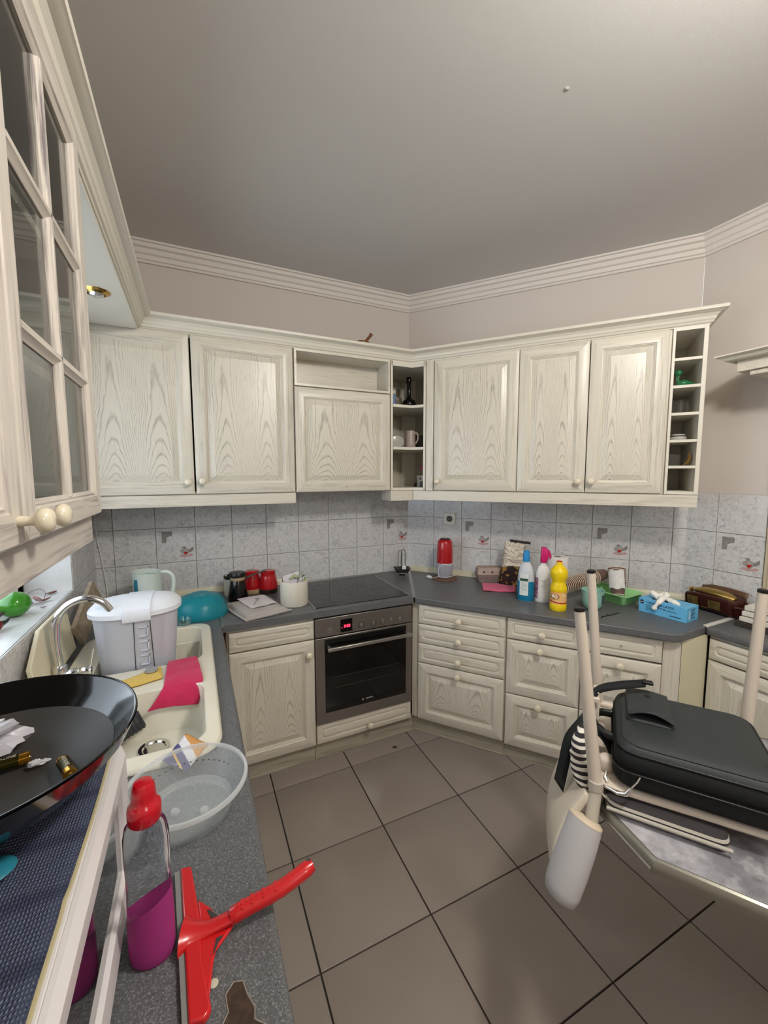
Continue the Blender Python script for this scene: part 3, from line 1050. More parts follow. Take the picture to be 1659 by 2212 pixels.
for i in range(3):
    for j in range(3):
        if i == 1 and j == 1:
            continue
        wm.f.append((vtx(i, j, 1), vtx(i + 1, j, 1), vtx(i + 1, j + 1, 1), vtx(i, j + 1, 1)))
        wm.f.append((vtx(i, j, 0), vtx(i, j + 1, 0), vtx(i + 1, j + 1, 0), vtx(i + 1, j, 0)))
for i in range(3):
    wm.f.append((vtx(i, 0, 0), vtx(i + 1, 0, 0), vtx(i + 1, 0, 1), vtx(i, 0, 1)))
    wm.f.append((vtx(i, 3, 1), vtx(i + 1, 3, 1), vtx(i + 1, 3, 0), vtx(i, 3, 0)))
    wm.f.append((vtx(0, i, 1), vtx(0, i + 1, 1), vtx(0, i + 1, 0), vtx(0, i, 0)))
    wm.f.append((vtx(3, i, 0), vtx(3, i + 1, 0), vtx(3, i + 1, 1), vtx(3, i, 1)))
for (a, b), (c_, d_) in (((1, 1), (2, 1)), ((2, 1), (2, 2)), ((2, 2), (1, 2)), ((1, 2), (1, 1))):
    wm.f.append((vtx(a, b, 1), vtx(c_, d_, 1), vtx(c_, d_, 0), vtx(a, b, 0)))
wm.m = [0] * len(wm.f)
topL = one('worktop', 'speckled grey worktop along the left wall holding the white sink', 'worktop', wm, M_top, bev=.012, seg=4)
# burn scar / torn laminate near the front edge
M_scar = mat('scarred_chipboard', rgb(70, 52, 40), 0.8, noise_amt=.7, nscale=90, col2=rgb(44, 32, 26))
sc_ = [(x_, y_ + .010) for x_, y_ in [(-.012, .42), (-.006, .475), (-.014, .490), (-.006, .500), (.006, .512), (.012, .520), (.010, .541), (.022, .552), (.034, .548), (.038, .530), (.046, .510), (.044, .498), (.050, .492), (.058, .485), (.052, .478), (.050, .42)]]
obj('torn_patch', MB().prism(sc_, ZT - .001, ZT + .0006), M_scar, topL)
edge = MB().tube([(x, y, ZT + .0008) for x, y in sc_], .0009, 4)
obj('torn_rim', edge, mat('pale_chip', rgb(150, 144, 132), .7), topL)
# metal joint strips
one('joint_strip', 'aluminium joint strip between the hob worktop and the diagonal worktop', 'strip', MB().prism([(cA.x - .011, cA.y + .002), (cA.x + .011, cA.y - .002), (PB.x + .002, PB.y - .03), (PB.x - .016, PB.y - .03)], ZT - .004, ZT + .0018), M_alu, bev=.0005)
one('joint_strip', 'white joint strip between the diagonal worktop and the right-hand worktop', 'strip', MB().prism([(2.196, 1.043), (2.205, 1.064), (XD - .05, 1.068), (XD - .05, 1.047)], ZT - .004, ZT + .0018), mat('white_strip', rgb(220, 218, 212), .3), bev=.0005)
one('joint_strip', 'pale metal joint strip at the inner corner left of the folded tray cloth', 'strip', MB().prism([(.088, 2.050), (.1, 2.044), (.104, 2.20), (.090, 2.20)], ZT - .012, ZT + .0018), M_alu, bev=.0005)
# cream cove strips against the tiles
cove = [(0, ZT), (0, ZT + .034), (.007, ZT + .034), (.010, ZT + .026), (.016, ZT + .012), (.026, ZT + .004), (.027, ZT)]
M_cove = mat('cream_cove', rgb(206, 200, 176), 0.35)
one('cove_strip', 'cream cove strip between worktop and tiles on the diagonal wall', 'strip', sweep(MB(), [PB + dB * .02 + nB * .006, PB + dB * 1.74 + nB * .006, (XD - .006, 1.0)], cove, side=-1), M_cove)
one('cove_strip', 'cream cove strip between worktop and tiles in the left back corner', 'strip', sweep(MB(), [(XC + .006, 2.2), (XC + .006, YA - .006), (.62, YA - .006)], cove, side=-1), M_cove)
# hob
hb = thing('hob', 'black glass ceramic hob with steel edge strips set in the worktop', 'hob', (.570, 2.104, ZT))
obj('glass', MB().box((0, 0, 0), (.578, .520, .004)), mat('hob_glass', rgb(34, 35, 36), 0.12), hb, bev=.001)
obj('side_trim', MB().box((-.008, -.004, 0), (.0, .524, .006)), M_alu, hb, bev=.001)
obj('side_trim', MB().box((.578, -.004, 0), (.586, .524, .006)), M_alu, hb, bev=.001)
obj('rear_trim', MB().box((-.03, .545, 0), (.60, .560, .008)), M_alu, hb, bev=.001)
for cx, cy, r_ in ((.16, .14, .09), (.42, .13, .075), (.15, .38, .075), (.41, .38, .105)):
    obj('zone_ring', MB().lathe([(r_, 0), (r_, .0003), (r_ - .002, .0003), (r_ - .002, 0)], (cx, cy, .0041), seg=40, cap0=False, cap1=False), mat('zone_print', rgb(66, 67, 68), 0.3), hb)
# socket
so = thing('wall_socket', 'white wall socket on the tiles above the red chopper', 'socket', **at(fB, .331, .006, 1.2785))
m_ = MB(); ring_panel(m_, .086, .086, [(0, 0, .008), (0, -.006, .008), (.003, -.009, .008), (.016, -.009, .006), (.018, -.007, .006)], -.043, -.043, cap0=False)
obj('plate', m_, mat('socket_white', rgb(214, 212, 200), .3), so)
obj('well', MB().lathe([(.0215, 0.0), (.0215, .004), (.0195, .0045), (.0185, .0020), (0, .0020)], (0, -.006, 0), 'y', 24), mat('socket_dark', rgb(40, 38, 34), .5), so)
obj('pin_hole', MB().lathe([(.003, 0), (.003, .0015)], (-.009, -.0078, 0), 'y', 8).lathe([(.003, 0), (.003, .0015)], (.009, -.0078, 0), 'y', 8).box((-.014, -.0075, -.003), (-.011, -.006, .003)), MATS['socket_white'], so)

# crown shelf on the right wall
cs_ = [(0.0, 2.060), (.02, 2.060), (.05, 2.066), (.075, 2.075), (.080, 2.090), (.105, 2.096), (.115, 2.110), (.118, 2.116), (.0, 2.116)]
hs = thing('hood_cornice', 'cream stepped cornice of a cabinet jutting in at the right edge', 'cornice', (2.30, .60, 2.06))
hs_m = MB(); 
prof = [(0, 2.118), (.05, 2.118), (.052, 2.112), (.034, 2.104), (.024, 2.094), (.010, 2.090), (0, 2.090)]
sweep(hs_m, [(XD - .001, 1.045), (2.250, 1.045), (2.250, .55)], prof, side=-1)
obj('top_moulding', hs_m, M_lam, hs, (-2.30, -.60, -2.06 + .02), ang=20)
obj('body', MB().box((2.262, .55, 2.062), (XD - .001, 1.033, 2.135)), M_gh, hs, (-2.30, -.60, -2.06), bev=.002)
obj('lower_moulding', MB().box((2.275, .55, 2.040), (XD - .001, .990, 2.062)), M_gh, hs, (-2.30, -.60, -2.06), bev=.004)
CHIP.location = (1.168, 1.062, ZCEIL)

# ================================================================== sink and tap


def carve(mb, cutters, m, name, label=None, cat=None, bev=.006, parent=None, seg=3):
    o = obj(name, mb, m, parent)
    for cb in cutters:
        k = obj('cutter_tmp', cb, m, parent)
        md = o.modifiers.new('b', 'BOOLEAN'); md.object = k; md.solver = 'EXACT'; md.operation = 'DIFFERENCE'
    dg = bpy.context.evaluated_depsgraph_get()
    me = bpy.data.meshes.new_from_object(o.evaluated_get(dg))
    for md in list(o.modifiers):
        k = md.object; o.modifiers.remove(md); bpy.data.objects.remove(k)
    o.data = me
    smooth(me, 30)
    if bev:
        md = o.modifiers.new('bevel', 'BEVEL'); md.width = bev; md.segments = seg; md.limit_method = 'ANGLE'; md.angle_limit = R(35)
    return o


def rbox(x0, x1, y0, y1, z0, z1, r, taper=0.0, n=5):
    """box with rounded vertical edges, narrower at the bottom by taper"""
    a = [(x, y, z0) for x, y in rrect(x1 - x0 - 2 * taper, y1 - y0 - 2 * taper, r, 0, n, x0 + taper, y0 + taper)]
    b = [(x, y, z1) for x, y in rrect(x1 - x0, y1 - y0, r, 0, n, x0, y0)]
    return MB().loft([a, b])


sk = thing('kitchen_sink', 'cream enamel double-bowl sink set in the left worktop', 'sink', (-.20, 1.6, ZT))
body = MB().loft([[(x + .20, y - 1.6, z - ZT) for x, y in rrect(SX1 + .008 - SX0, 1.02, r_, ins, 6, SX0, 1.090)] for ins, z, r_ in ((.03, .700, .05), (.032, .866, .05), (.001, .8705, .075), (0, .876, .075), (.005, .884, .072), (.012, .886, .07))])
cut1 = rbox(-.365, .006, 1.140, 1.492, .735, .95, .05, .018)
cut2 = rbox(-.365, .006, 1.672, 2.062, .735, .95, .05, .018)
for q in (cut1, cut2):
    q.v = [(x + .20, y - 1.6, z - ZT) for x, y, z in q.v]
sb = carve(body, [cut1, cut2], M_sink, 'bowls', parent=sk, bev=.007)
obj('drain', MB().lathe([(.001, .002), (.030, .002), (.034, .006), (.044, .007), (.046, .002)], (0.05, -.20, -.1345), seg=28, cap1=False), M_chrome, sk)
obj('drain', MB().lathe([(.001, .002), (.030, .002), (.034, .006), (.044, .007), (.046, .002)], (0.03, .28, -.1345), seg=28, cap1=False), M_chrome, sk)

tp = thing('tap', 'chrome swan-neck mixer tap at the wall side of the sink', 'tap', (-.450, 1.70, .886))
obj('base', MB().lathe([(.026, 0), (.026, .006), (.021, .010), (.021, .050), (.019, .055), (.015, .058)], seg=24), M_chrome, tp)
sp = spline([(0, 0, .05), (-.004, 0, .10), (-.006, 0, .16), (.004, 0, .225), (.040, 0, .268), (.090, 0, .282), (.135, 0, .262), (.160, 0, .222), (.166, 0, .205)], 6)
obj('spout', MB().tube(sp, .0125, 14), M_chrome, tp, ang=60)
obj('lever_body', MB().lathe([(.013, .0), (.014, .03), (.0145, .045), (.013, .048), (.013, .055), (.0155, .058), (.0155, .085), (.013, .09)], (0, 0, .020), 'x', 18), M_chrome, tp, ang=50)
obj('lever', MB().tube([(.080, 0, .024), (.088, 0, .040), (.100, -.004, .098)], [.004, .0035, .003], 8), M_chrome, tp)

# water-filter style bin standing in the far bowl
bn = thing('lidded_bin', 'grey oval bin with a white clip lid standing in the far bowl of the sink', 'bin', (-.222, 1.790, .735))
M_bin = mat('bin_grey', rgb(196, 199, 210), .4)
M_binlid = mat('bin_lid_white', rgb(228, 232, 240), .35)


def oval(a, b, z, n=40, p=2.6, cx=0, cy=0):
    out = []
    for i in range(n):
        t = 2 * PI * i / n
        c_, s_ = math.cos(t), math.sin(t)
        out.append((cx + a * math.copysign(abs(c_) ** (2 / p), c_), cy + b * math.copysign(abs(s_) ** (2 / p), s_), z))
    return out


obj('body', MB().loft([oval(.112, .085, 0), oval(.116, .089, .01), oval(.142, .112, .345), oval(.146, .115, .350)]), M_bin, bn, ang=30)
lid = MB().loft([oval(.150, .118, .346), oval(.155, .123, .350), oval(.155, .123, .366), oval(.150, .118, .372), oval(.146, .114, .374), oval(.138, .106, .384), oval(.110, .080, .392), oval(.06, .04, .396)])
obj('lid', lid, M_binlid, bn, ang=40)
st = MB()
path = [(-.126, .342), (-.1275, .366), (-.121, .379), (-.09, .393), (0, .400), (.09, .393), (.121, .379), (.1275, .366), (.126, .345)]
st.loft([[(-.045 + sx_, y, z), (.045 + sx_, y, z), (.045 + sx_, y * .97, z - .008), (-.045 + sx_, y * .97, z - .008)] for (y, z) in path for sx_ in (.012,)])
obj('lid_clip', st, M_binlid, bn, bev=.002)
rib = MB()
for a, b in ((-.010, .0), (.050, .060)):
    pass
rib.loft([[(x, -(.087 + .078 * zz / .9) - .004, zz * .36 + .004), (x + .0015, -(.087 + .078 * zz / .9) - .0045, zz * .36 + .004)] for x in (.004,) for zz in (0, .3)])
M_binline = mat('bin_seam', rgb(54, 58, 74), .5)


def bin_y(z, x):
    f = z / .345; a = .116 + .026 * f; b = .089 + .023 * f
    return -b * (1 - min(abs(x) / a, .99) ** 2.6) ** (1 / 2.6)


for x0_, x1_ in ((.000, -.004), (.052, .062)):
    q = MB().tube([(x0_ + (x1_ - x0_) * (1 - k / 8), bin_y(.02 + .31 * k / 8, x0_) - .0012, .02 + .31 * k / 8) for k in range(9)], .0013, 6)
    obj('seam_line', q, M_binline, bn)
for k in range(5):
    zc = .305 - k * .055
    mbq = MB()
    for (a, b, c_, d_) in ((.016, zc, .046, zc + .005), (.016, zc - .034, .046, zc - .029), (.041, zc - .034, .046, zc + .005)):
        mbq.box((a, bin_y(zc, .03) - .0045, b), (c_, bin_y(zc, .03) + .004, d_))
    obj('rib', mbq, M_bin, bn, bev=.001)


def drape(name, label, cat, fn, nx, ny, m, solid=.004, **kw):
    o = one(name, label, cat, MB().grid(nx, ny, fn), m, solid=solid, **kw)
    return o


def bil(q, u, v):
    a, b, c_, d_ = [Vector(p) for p in q]
    return (a * (1 - u) + b * u) * (1 - v) + (d_ * (1 - u) + c_ * u) * v


def nz(p, s, a, o=0):
    return noise.noise(Vector(p) * s + Vector((o, o * 1.3, o * .7))) * a


def fabric(name, col, col2, scale=900, rough=.9):
    m = mat(name, col, rough, sheen=.15)
    t = NT(m)
    tc = t.n('ShaderNodeTexCoord')
    n_ = t.noise(tc.outputs['Object'], scale, 3, .6)
    t.l(t.mix(t.rng(n_, .35, .65), col, col2), t.b.inputs['Base Color'])
    t.bump(n_, .5, .001)
    return m


def f_(u, v):
    p = bil([(-.262, 1.588, .889), (-.222, 1.530, .889), (-.128, 1.560, .889), (-.140, 1.655, .889)], u, v)
    return (p.x, p.y, p.z + .003 + nz(p, 30, .002))


drape('sponge_cloth', 'flat yellow sponge cloth lying on the ledge between the sink bowls', 'cloth', f_, 12, 12, fabric('yellow_cloth', rgb(222, 190, 96), rgb(204, 170, 78), 350), .004)
one('sink_plug', 'grey round plug resting on the yellow sponge cloth', 'plug', MB().lathe([(.019, 0), (.021, .003), (.019, .008), (.001, .010)], (-.168, 1.622, .896), seg=24), mat('plug_grey', rgb(150, 150, 152), .6), ang=50)


def f_(u, v):
    # from the ledge, over the edge, hanging into the near bowl
    if v < .42:
        t = v / .42
        q = [(-.118, 1.700, .893), (-.018, 1.688, .893), (.000, 1.500, .895), (-.122, 1.505, .895)]
        p = bil(q, u, t)
    else:
        t = (v - .42) / .58
        q = [(-.122, 1.492, .892), (.000, 1.486, .892), (-.018, 1.462, .820), (-.170, 1.462, .838)]
        p = bil(q, u, t)
        p.y -= .006 * math.sin(t * 3)
    p.z += nz(p, 22, .006, 3); p.y += nz(p, 28, .005, 9)
    if u < .25 and v > .5:
        p.y -= .012 * (1 - u * 4)
    return tuple(p)


drape('cleaning_cloth', 'crimson pink microfibre cloth hanging over the ledge into the near sink bowl', 'cloth', f_, 20, 26, fabric('pink_cloth', rgb(206, 44, 92), rgb(176, 30, 74), 500), .005, sub=1)
# ribbed brush
br = thing('scrubbing_brush', 'dark ribbed scrubber lying in the near sink bowl behind the wok', 'brush', (-.232, 1.462, .790), rot=(0, R(-20), R(15)))
bm_ = MB().lathe([(.028, -.05)] + [(.030 + (.0025 if i % 2 else 0), -.045 + i * .006) for i in range(16)] + [(.026, .05)], ax='x', seg=20)
obj('bristle_block', bm_, mat('brush_dark', rgb(46, 46, 52), .6), br, ang=15)
obj('handle', MB().tube([(-.05, 0, 0), (-.09, .005, .01), (-.12, .01, .012)], [.010, .009, .010], 8), M_black, br)
# chopping boards behind the tap
cb = MB(); P_ = [(0, 0), (.44, 0), (.44, .15), (.40, .19), (.14, .19), (.0, .11)]
cb.loft([[(x, 0, z) for x, z in P_], [(x, .014, z) for x, z in P_]])
one('chopping_board', 'cream plastic chopping board with a clipped corner leaning behind the tap', 'board', cb, mat('board_cream', rgb(224, 216, 190), .5, noise_amt=.3, nscale=7, col2=rgb(190, 170, 130)), loc=(-.470, 1.560, .888), rot=(R(-8), 0, R(90)), bev=.003)
wb_m = mat('worn_wood', rgb(168, 152, 132), .7, noise_amt=.6, nscale=30, col2=rgb(120, 104, 86))
one('wooden_board', 'worn wooden board leaning in the corner behind the bin', 'board', MB().box((0, 0, 0), (.30, .018, .10)), wb_m, loc=(-.445, 2.03, .888), rot=(R(-12), R(-26), R(86)), bev=.002)
one('wood_block', 'small weathered wooden block on the sink rim behind the bin', 'block', MB().box((-.05, -.03, 0), (.05, .03, .07)), wb_m, loc=(-.33, 2.155, .870), rot=(0, 0, R(-12)), bev=.003)
# glass dish on the rear rim
one('glass_dish', 'small clear glass dish at the back of the sink by the bin', 'dish', MB().lathe([(.024, 0), (.030, .004), (.037, .026), (.035, .026), (.028, .006), (.001, .005)], (-.072, 2.112, .887), seg=28), mat('green_glass', (.86, .95, .92, 1), .02, trans=1), ang=50)
# torn packet
def f_(u, v):
    p = bil([(-.100, 1.085, .889), (-.050, 1.175, .893), (.006, 1.108, .889), (-.045, 1.030, .884)], u, v)
    return (p.x, p.y, p.z + nz(p, 40, .006, 5) + .004)


pk = mat('packet_print', rgb(226, 222, 226), .35)
t_ = NT(pk); tc_ = t_.n('ShaderNodeTexCoord'); sp_ = t_.n('ShaderNodeSeparateXYZ'); t_.l(tc_.outputs['Generated'], sp_.inputs[0])
d_ = t_.math('ADD', sp_.outputs[0], t_.math('MULTIPLY', sp_.outputs[1], .4))
c_ = t_.mix(t_.rng(d_, .62, .64), rgb(70, 64, 120), rgb(228, 224, 228))
c_ = t_.mix(t_.rng(d_, .82, .84), c_, rgb(206, 150, 84))
c_ = t_.mix(t_.math('MULTIPLY', t_.rng(d_, .40, .41), t_.rng(d_, .46, .45)), c_, rgb(220, 180, 60))
t_.l(c_, t_.b.inputs['Base Color'])
drape('torn_packet', 'crumpled purple, white and orange foil packet between sink and round tub', 'packet', f_, 14, 12, pk, .001)

# ================================================================== items on the back worktop
jg = thing('measuring_jug', 'pale mint plastic jug with a teal stripe behind the lidded bin', 'jug', (-.245, 2.42, ZT))
M_mint = mat('mint_plastic', rgb(220, 230, 222), .35)
jb = []
for r_, z in ((.058, 0), (.060, .004), (.064, .10), (.068, .225), (.071, .232), (.0675, .232), (.062, .10), (.055, .008), (.001, .006)):
    ring = []
    for i in range(36):
        a = 2 * PI * i / 36
        k = 1.0
        zz = z
        if z > .2:
            k = 1 + .10 * max(0, math.cos(a - PI)) ** 8
            zz = z - .012 * (0.5 - .5 * math.cos(a - PI))
        ring.append((r_ * k * math.cos(a), r_ * k * math.sin(a), zz))
    jb.append(ring)
obj('body', MB().loft(jb), M_mint, jg, ang=50)
obj('inner_lining', MB().lathe([(.0660, .20), (.061, .10), (.054, .012)], seg=30, cap0=False, cap1=False), mat('teal_inside', rgb(120, 176, 168), .4), jg)
obj('handle', MB().tube(spline([(.060, 0, .212), (.090, 0, .214), (.118, 0, .190), (.122, 0, .140), (.108, 0, .085), (.075, 0, .040), (.060, 0, .035)], 5), .011, 10), M_mint, jg, ang=60)
lab = MB().grid(6, 6, lambda u, v: (-(.0640 + .0040 * v) * math.cos(R(28 + 26 * u)), -(.0640 + .0040 * v) * math.sin(R(28 + 26 * u)), .035 + .16 * v))
obj('teal_stripe', lab, mat('teal_print', rgb(44, 132, 156), .4), jg)

tb = MB().lathe([(.134, 0), (.136, .004), (.131, .03), (.118, .068), (.096, .095), (.062, .106), (.050, .108), (.048, .112), (.030, .112), (.001, .110)], seg=48, cap0=False)
one('mixing_bowl', 'translucent teal bowl turned upside down between bin and black pot', 'bowl', tb, mat('teal_translucent', rgb(36, 146, 162), .3, trans=.25, ior=1.3), loc=(.003, 2.285, ZT), ang=50)

jr = thing('storage_jar', 'small glass jar with a black lid behind the black coffee pot', 'jar', (.175, 2.575, ZT))
obj('glass_body', MB().lathe([(.036, 0), (.038, .005), (.038, .085), (.033, .098), (.033, .104)], seg=24), mat('jar_content', rgb(186, 182, 168), .35), jr, ang=50)
obj('lid', MB().lathe([(.036, .104), (.040, .106), (.040, .122), (.037, .125)], seg=24), mat('lid_dark', rgb(34, 32, 32), .3), jr, ang=40)
obj('lid_label', MB().lathe([(.028, .1252), (.028, .1258)], seg=24), M_white, jr)

cp_ = thing('coffee_pot', 'black coffee pot with a beige neck band and long side handle', 'pot', (.205, 2.455, ZT))
obj('body', MB().lathe([(.056, 0), (.058, .004), (.050, .06), (.041, .115), (.039, .120)], seg=30), mat('gloss_black', rgb(12, 11, 12), .15), cp_, ang=50)
obj('neck_band', MB().lathe([(.0395, .1195), (.041, .121), (.041, .136), (.040, .138)], seg=30), mat('beige_band', rgb(168, 144, 116), .5), cp_, ang=50)
obj('lid', MB().lathe([(.040, .138), (.046, .142), (.047, .158), (.042, .166), (.001, .168)], seg=30), mat('matt_black', rgb(10, 10, 10), .4), cp_, ang=50)
obj('spout', MB().loft([[(-.036, -.010, .138), (-.036, .010, .138), (-.036, .010, .158), (-.036, -.010, .158)], [(-.058, -.003, .150), (-.058, .003, .150), (-.058, .003, .158), (-.058, -.003, .158)]]), MATS['matt_black'], cp_, bev=.002)
obj('handle', MB().tube([(.036, 0, .122), (.080, .0, .138), (.128, .005, .152), (.162, .008, .156)], [.009, .006, .0055, .0065], 8), mat('handle_brown', rgb(40, 30, 28), .4), cp_)

for k_, (x, y, lb, bc) in enumerate(((.300, 2.575, 'red spice canister with a beige base, nearer the black pot', rgb(188, 158, 120)), (.392, 2.540, 'red spice canister with a dark brown base, beside the white tub', rgb(54, 34, 28)))):
    rj = thing('canister', lb, 'canister', (x, y, ZT), group='red canisters by the hob')
    s = 1.0 if k_ else .94
    obj('base_band', MB().lathe([(.050 * s, 0), (.054 * s, .004), (.056 * s, .030)], seg=30), mat('band_%d' % k_, bc, .5), rj, ang=50)
    obj('body', MB().lathe([(.0562 * s, .030), (.056 * s, .060), (.047 * s, .105), (.043 * s, .118), (.044 * s, .128), (.045 * s, .134), (.040 * s, .139), (.001, .140)], seg=30), mat('gloss_red', rgb(176, 22, 32), .22, coat=.4), rj, ang=50)

wp = thing('utensil_tub', 'cream plastic tub full of packets standing on the left edge of the hob', 'tub', (.487, 2.243, ZT))
obj('body', MB().lathe([(.074, 0), (.077, .003), (.077, .138), (.074, .139), (.073, .137), (.072, .006), (.001, .005)], seg=40), mat('cream_tub', rgb(226, 222, 208), .45), wp, ang=50)
obj('print', MB().box((-.040, -.0668, .062), (-.028, -.064, .066)).box((-.040, -.0668, .054), (-.030, -.064, .058)), M_print, wp)
one('hang_card', 'pale grey hang-tag card sticking out of the cream tub', 'card', MB().loft([[(x, 0, z) for x, z in ((-.035, 0), (.045, 0), (.052, .105), (.046, .110), (-.036, .090), (-.040, .084))], [(x, .002, z) for x, z in ((-.035, 0), (.045, 0), (.052, .105), (.046, .110), (-.036, .090), (-.040, .084))]]), mat('card_grey', rgb(206, 200, 204), .6), loc=(.470, 2.262, .938), rot=(R(-10), 0, R(-8)))
def f_(u, v):
    p = Vector((.468 + .10 * u, 2.262 + .045 * v - .02 * u, 1.004 + .012 * math.sin(u * 5) + .016 * math.sin(v * 3)))
    p.z += nz(p, 60, .012, 2)
    return tuple(p)
drape('green_packet', 'crumpled green snack packet lying in the cream tub', 'packet', f_, 12, 8, mat('packet_green', rgb(120, 150, 40), .25, noise_amt=.8, nscale=25, col2=rgb(170, 172, 156)), .001)
one('cow_print_card', 'small white and black spotted tag in the cream tub', 'card', MB().loft([[(x, 0, z) for x, z in ((-.018, 0), (.014, .0), (.026, .05), (.010, .062), (0, .048), (-.012, .03))], [(x, .002, z) for x, z in ((-.018, 0), (.014, .0), (.026, .05), (.010, .062), (0, .048), (-.012, .03))]]), mat('cow_spots', rgb(228, 226, 224), .5, noise_amt=1.0, nscale=60, col2=rgb(30, 30, 34)), loc=(.527, 2.235, .985), rot=(R(-12), 0, R(10)))

# folded cloth/bag with paper on the worktop
M_fold = fabric('folded_grey_cloth', rgb(182, 174, 168), rgb(164, 156, 150), 500)
def lay(q, z, h, nx=16, ny=14, amp=.002, o_=0, puff=.5):
    def fn(u, v):
        p = bil([(a, b, z) for a, b in q], u, v)
        e = min(u, 1 - u, v, 1 - v)
        p.z += h * (1 - math.exp(-e * 18)) * (1 - puff * .3) + nz(p, 25, amp, o_)
        return tuple(p)
    return fn
fc = thing('folded_bag', 'flat folded grey plastic bag lying on the worktop left of the cream tub', 'bag', (.28, 2.26, ZT))
for k_, (h, ins) in enumerate(((.010, 0), (.017, .012), (.023, .024))):
    q = [(.112 + ins, 2.400 - ins), (.205 + ins * .3, 2.058 + ins), (.445 - ins, 2.128 + ins * .8), (.380 - ins, 2.440 - ins)]
    g_ = MB().grid(16, 14, lay([(a - .28, b - 2.26) for a, b in q], .001 + k_ * .004, h - k_ * .005, o_=k_ * 4))
    obj('fold', g_, M_fold, fc, solid=.003)
rim = MB().tube([(a - .28, b - 2.26, .008) for a, b in [(.112, 2.400), (.150, 2.235), (.205, 2.058), (.33, 2.09), (.445, 2.128)]], .006, 8)
obj('rolled_edge', rim, M_fold, fc)
q = [(.190, 2.385), (.248, 2.175), (.385, 2.215), (.345, 2.400)]
one('paper_sheet', 'creased white paper slip with a pencil sketch on the folded bag', 'paper', MB().grid(12, 10, lambda u, v: tuple(bil([(a, b, .8965) for a, b in q], u, v) + Vector((0, 0, .003 * abs(math.sin(v * 6)) + nz((u, v, 0), 3, .003))))), mat('paper', rgb(214, 204, 204), .8))
one('pencil_mark', 'thin grey wire key lying on the white paper slip', 'key', MB().tube([(.262, 2.215, .903), (.278, 2.262, .903), (.292, 2.315, .904)], .0013, 6).lathe([(.012, 0), (.012, .001), (.009, .001), (.009, 0)], (.296, 2.328, .903), seg=16, cap0=False, cap1=False), mat('dull_metal', rgb(120, 116, 114), .4, .6))

# napkin/spoon stand in the corner
ss = thing('spoon_rest', 'small metal tray stand with two tall wire loops in the back corner', 'stand', (1.345, 2.565, ZT), R(-18))
obj('foot', MB().lathe([(.028, 0), (.030, .003), (.014, .010), (.014, .020)], seg=20), M_chrome, ss, ang=50)
tr = MB().loft([[(x, y, z) for x, y in rrect(w_, d_, .012, 0, 4, -w_ / 2, -d_ / 2)] for w_, d_, z in ((.080, .060, .020), (.086, .066, .024), (.118, .092, .052), (.122, .096, .053), (.112, .088, .050), (.080, .060, .026))])
obj('tray', tr, mat('dark_steel', rgb(96, 94, 90), .35, .8), ss, ang=40)
for dx, dy in ((-.014, .0), (.012, .016)):
    lp = [(dx - .016, dy, .03)] + [(dx - .016 + .002 * 0, dy, .10), (dx - .014, dy, .165)] + [(dx - .014 + .013 * (1 - math.cos(a)), dy, .168 + .016 * math.sin(a)) for a in (PI / 4, PI / 2, 3 * PI / 4)] + [(dx + .013, dy, .165), (dx + .015, dy, .03)]
    obj('wire_loop', MB().tube(spline(lp, 3), .0026, 8), MATS['dark_steel'], ss)
one('candle', 'small white block standing in the wire spoon rest', 'candle', MB().box((-.014, -.012, 0), (.014, .012, .042)), M_white, loc=(1.352, 2.548, .898), rot=(0, 0, R(-18)), bev=.003)

# ================================================================== items on the diagonal worktop
ch = thing('mini_chopper', 'red topped mini chopper with a clear bowl on a brown cork mat', 'appliance', (1.572, 2.352, ZT + .010))
M_smoke = film_mat('smoky_clear', (.55, .54, .62, 1), .45, .06)
obj('bowl', MB().lathe([(.048, 0), (.050, .004), (.060, .070), (.060, .098), (.050, .112), (.048, .112), (.057, .098), (.057, .07), (.047, .006), (.001, .005)], seg=32), M_smoke, ch, ang=50)
obj('blade', MB().lathe([(.008, .006), (.012, .03), (.020, .05), (.012, .07), (.009, .108)], seg=10).box((-.034, -.004, .02), (.034, .004, .026)), M_black, ch)
obj('motor_cap', MB().lathe([(.055, .105), (.0565, .110), (.0555, .18), (.051, .245), (.046, .262), (.034, .268)], seg=36), mat('gloss_red', rgb(176, 22, 32), .22), ch, ang=50)
obj('button', MB().lathe([(.036, .267), (.036, .272), (.030, .274), (.001, .2745)], seg=28), mat('button_dark', rgb(60, 24, 28), .4), ch, ang=50)
cd = [(.052, .02, .118), (.062, -.01, .118), (.045, -.040, .104), (.0, -.060, .098), (-.046, -.040, .100), (-.060, -.012, .06), (-.058, -.026, .016), (-.02, -.064, .014), (.040, -.052, .016), (.075, -.03, .010)]
obj('cord', MB().tube(spline(cd, 6), .0019, 8), M_white, ch)
obj('cord', MB().tube(spline([(-.058, -.026, .016), (-.080, .012, .0), (-.088, .03, -.004)], 6), .0019, 8), M_white, ch)
pl = obj('plug', MB().tube([(-.086, .028, -.002), (-.092, .046, -.002), (-.098, .062, -.001)], [.006, .011, .010], 10).tube([(-.104, .058, 0), (-.108, .072, 0)], .002, 6).tube([(-.094, .064, 0), (-.098, .078, 0)], .002, 6), M_white, ch)
one('cork_mat', 'round brown cork mat under the red chopper', 'mat', MB().lathe([(.086, 0), (.088, .002), (.088, .007), (.086, .009)], (1.566, 2.342, ZT), seg=44), mat('cork', rgb(122, 88, 76), .8, noise_amt=.5, nscale=90, col2=rgb(92, 64, 54)))

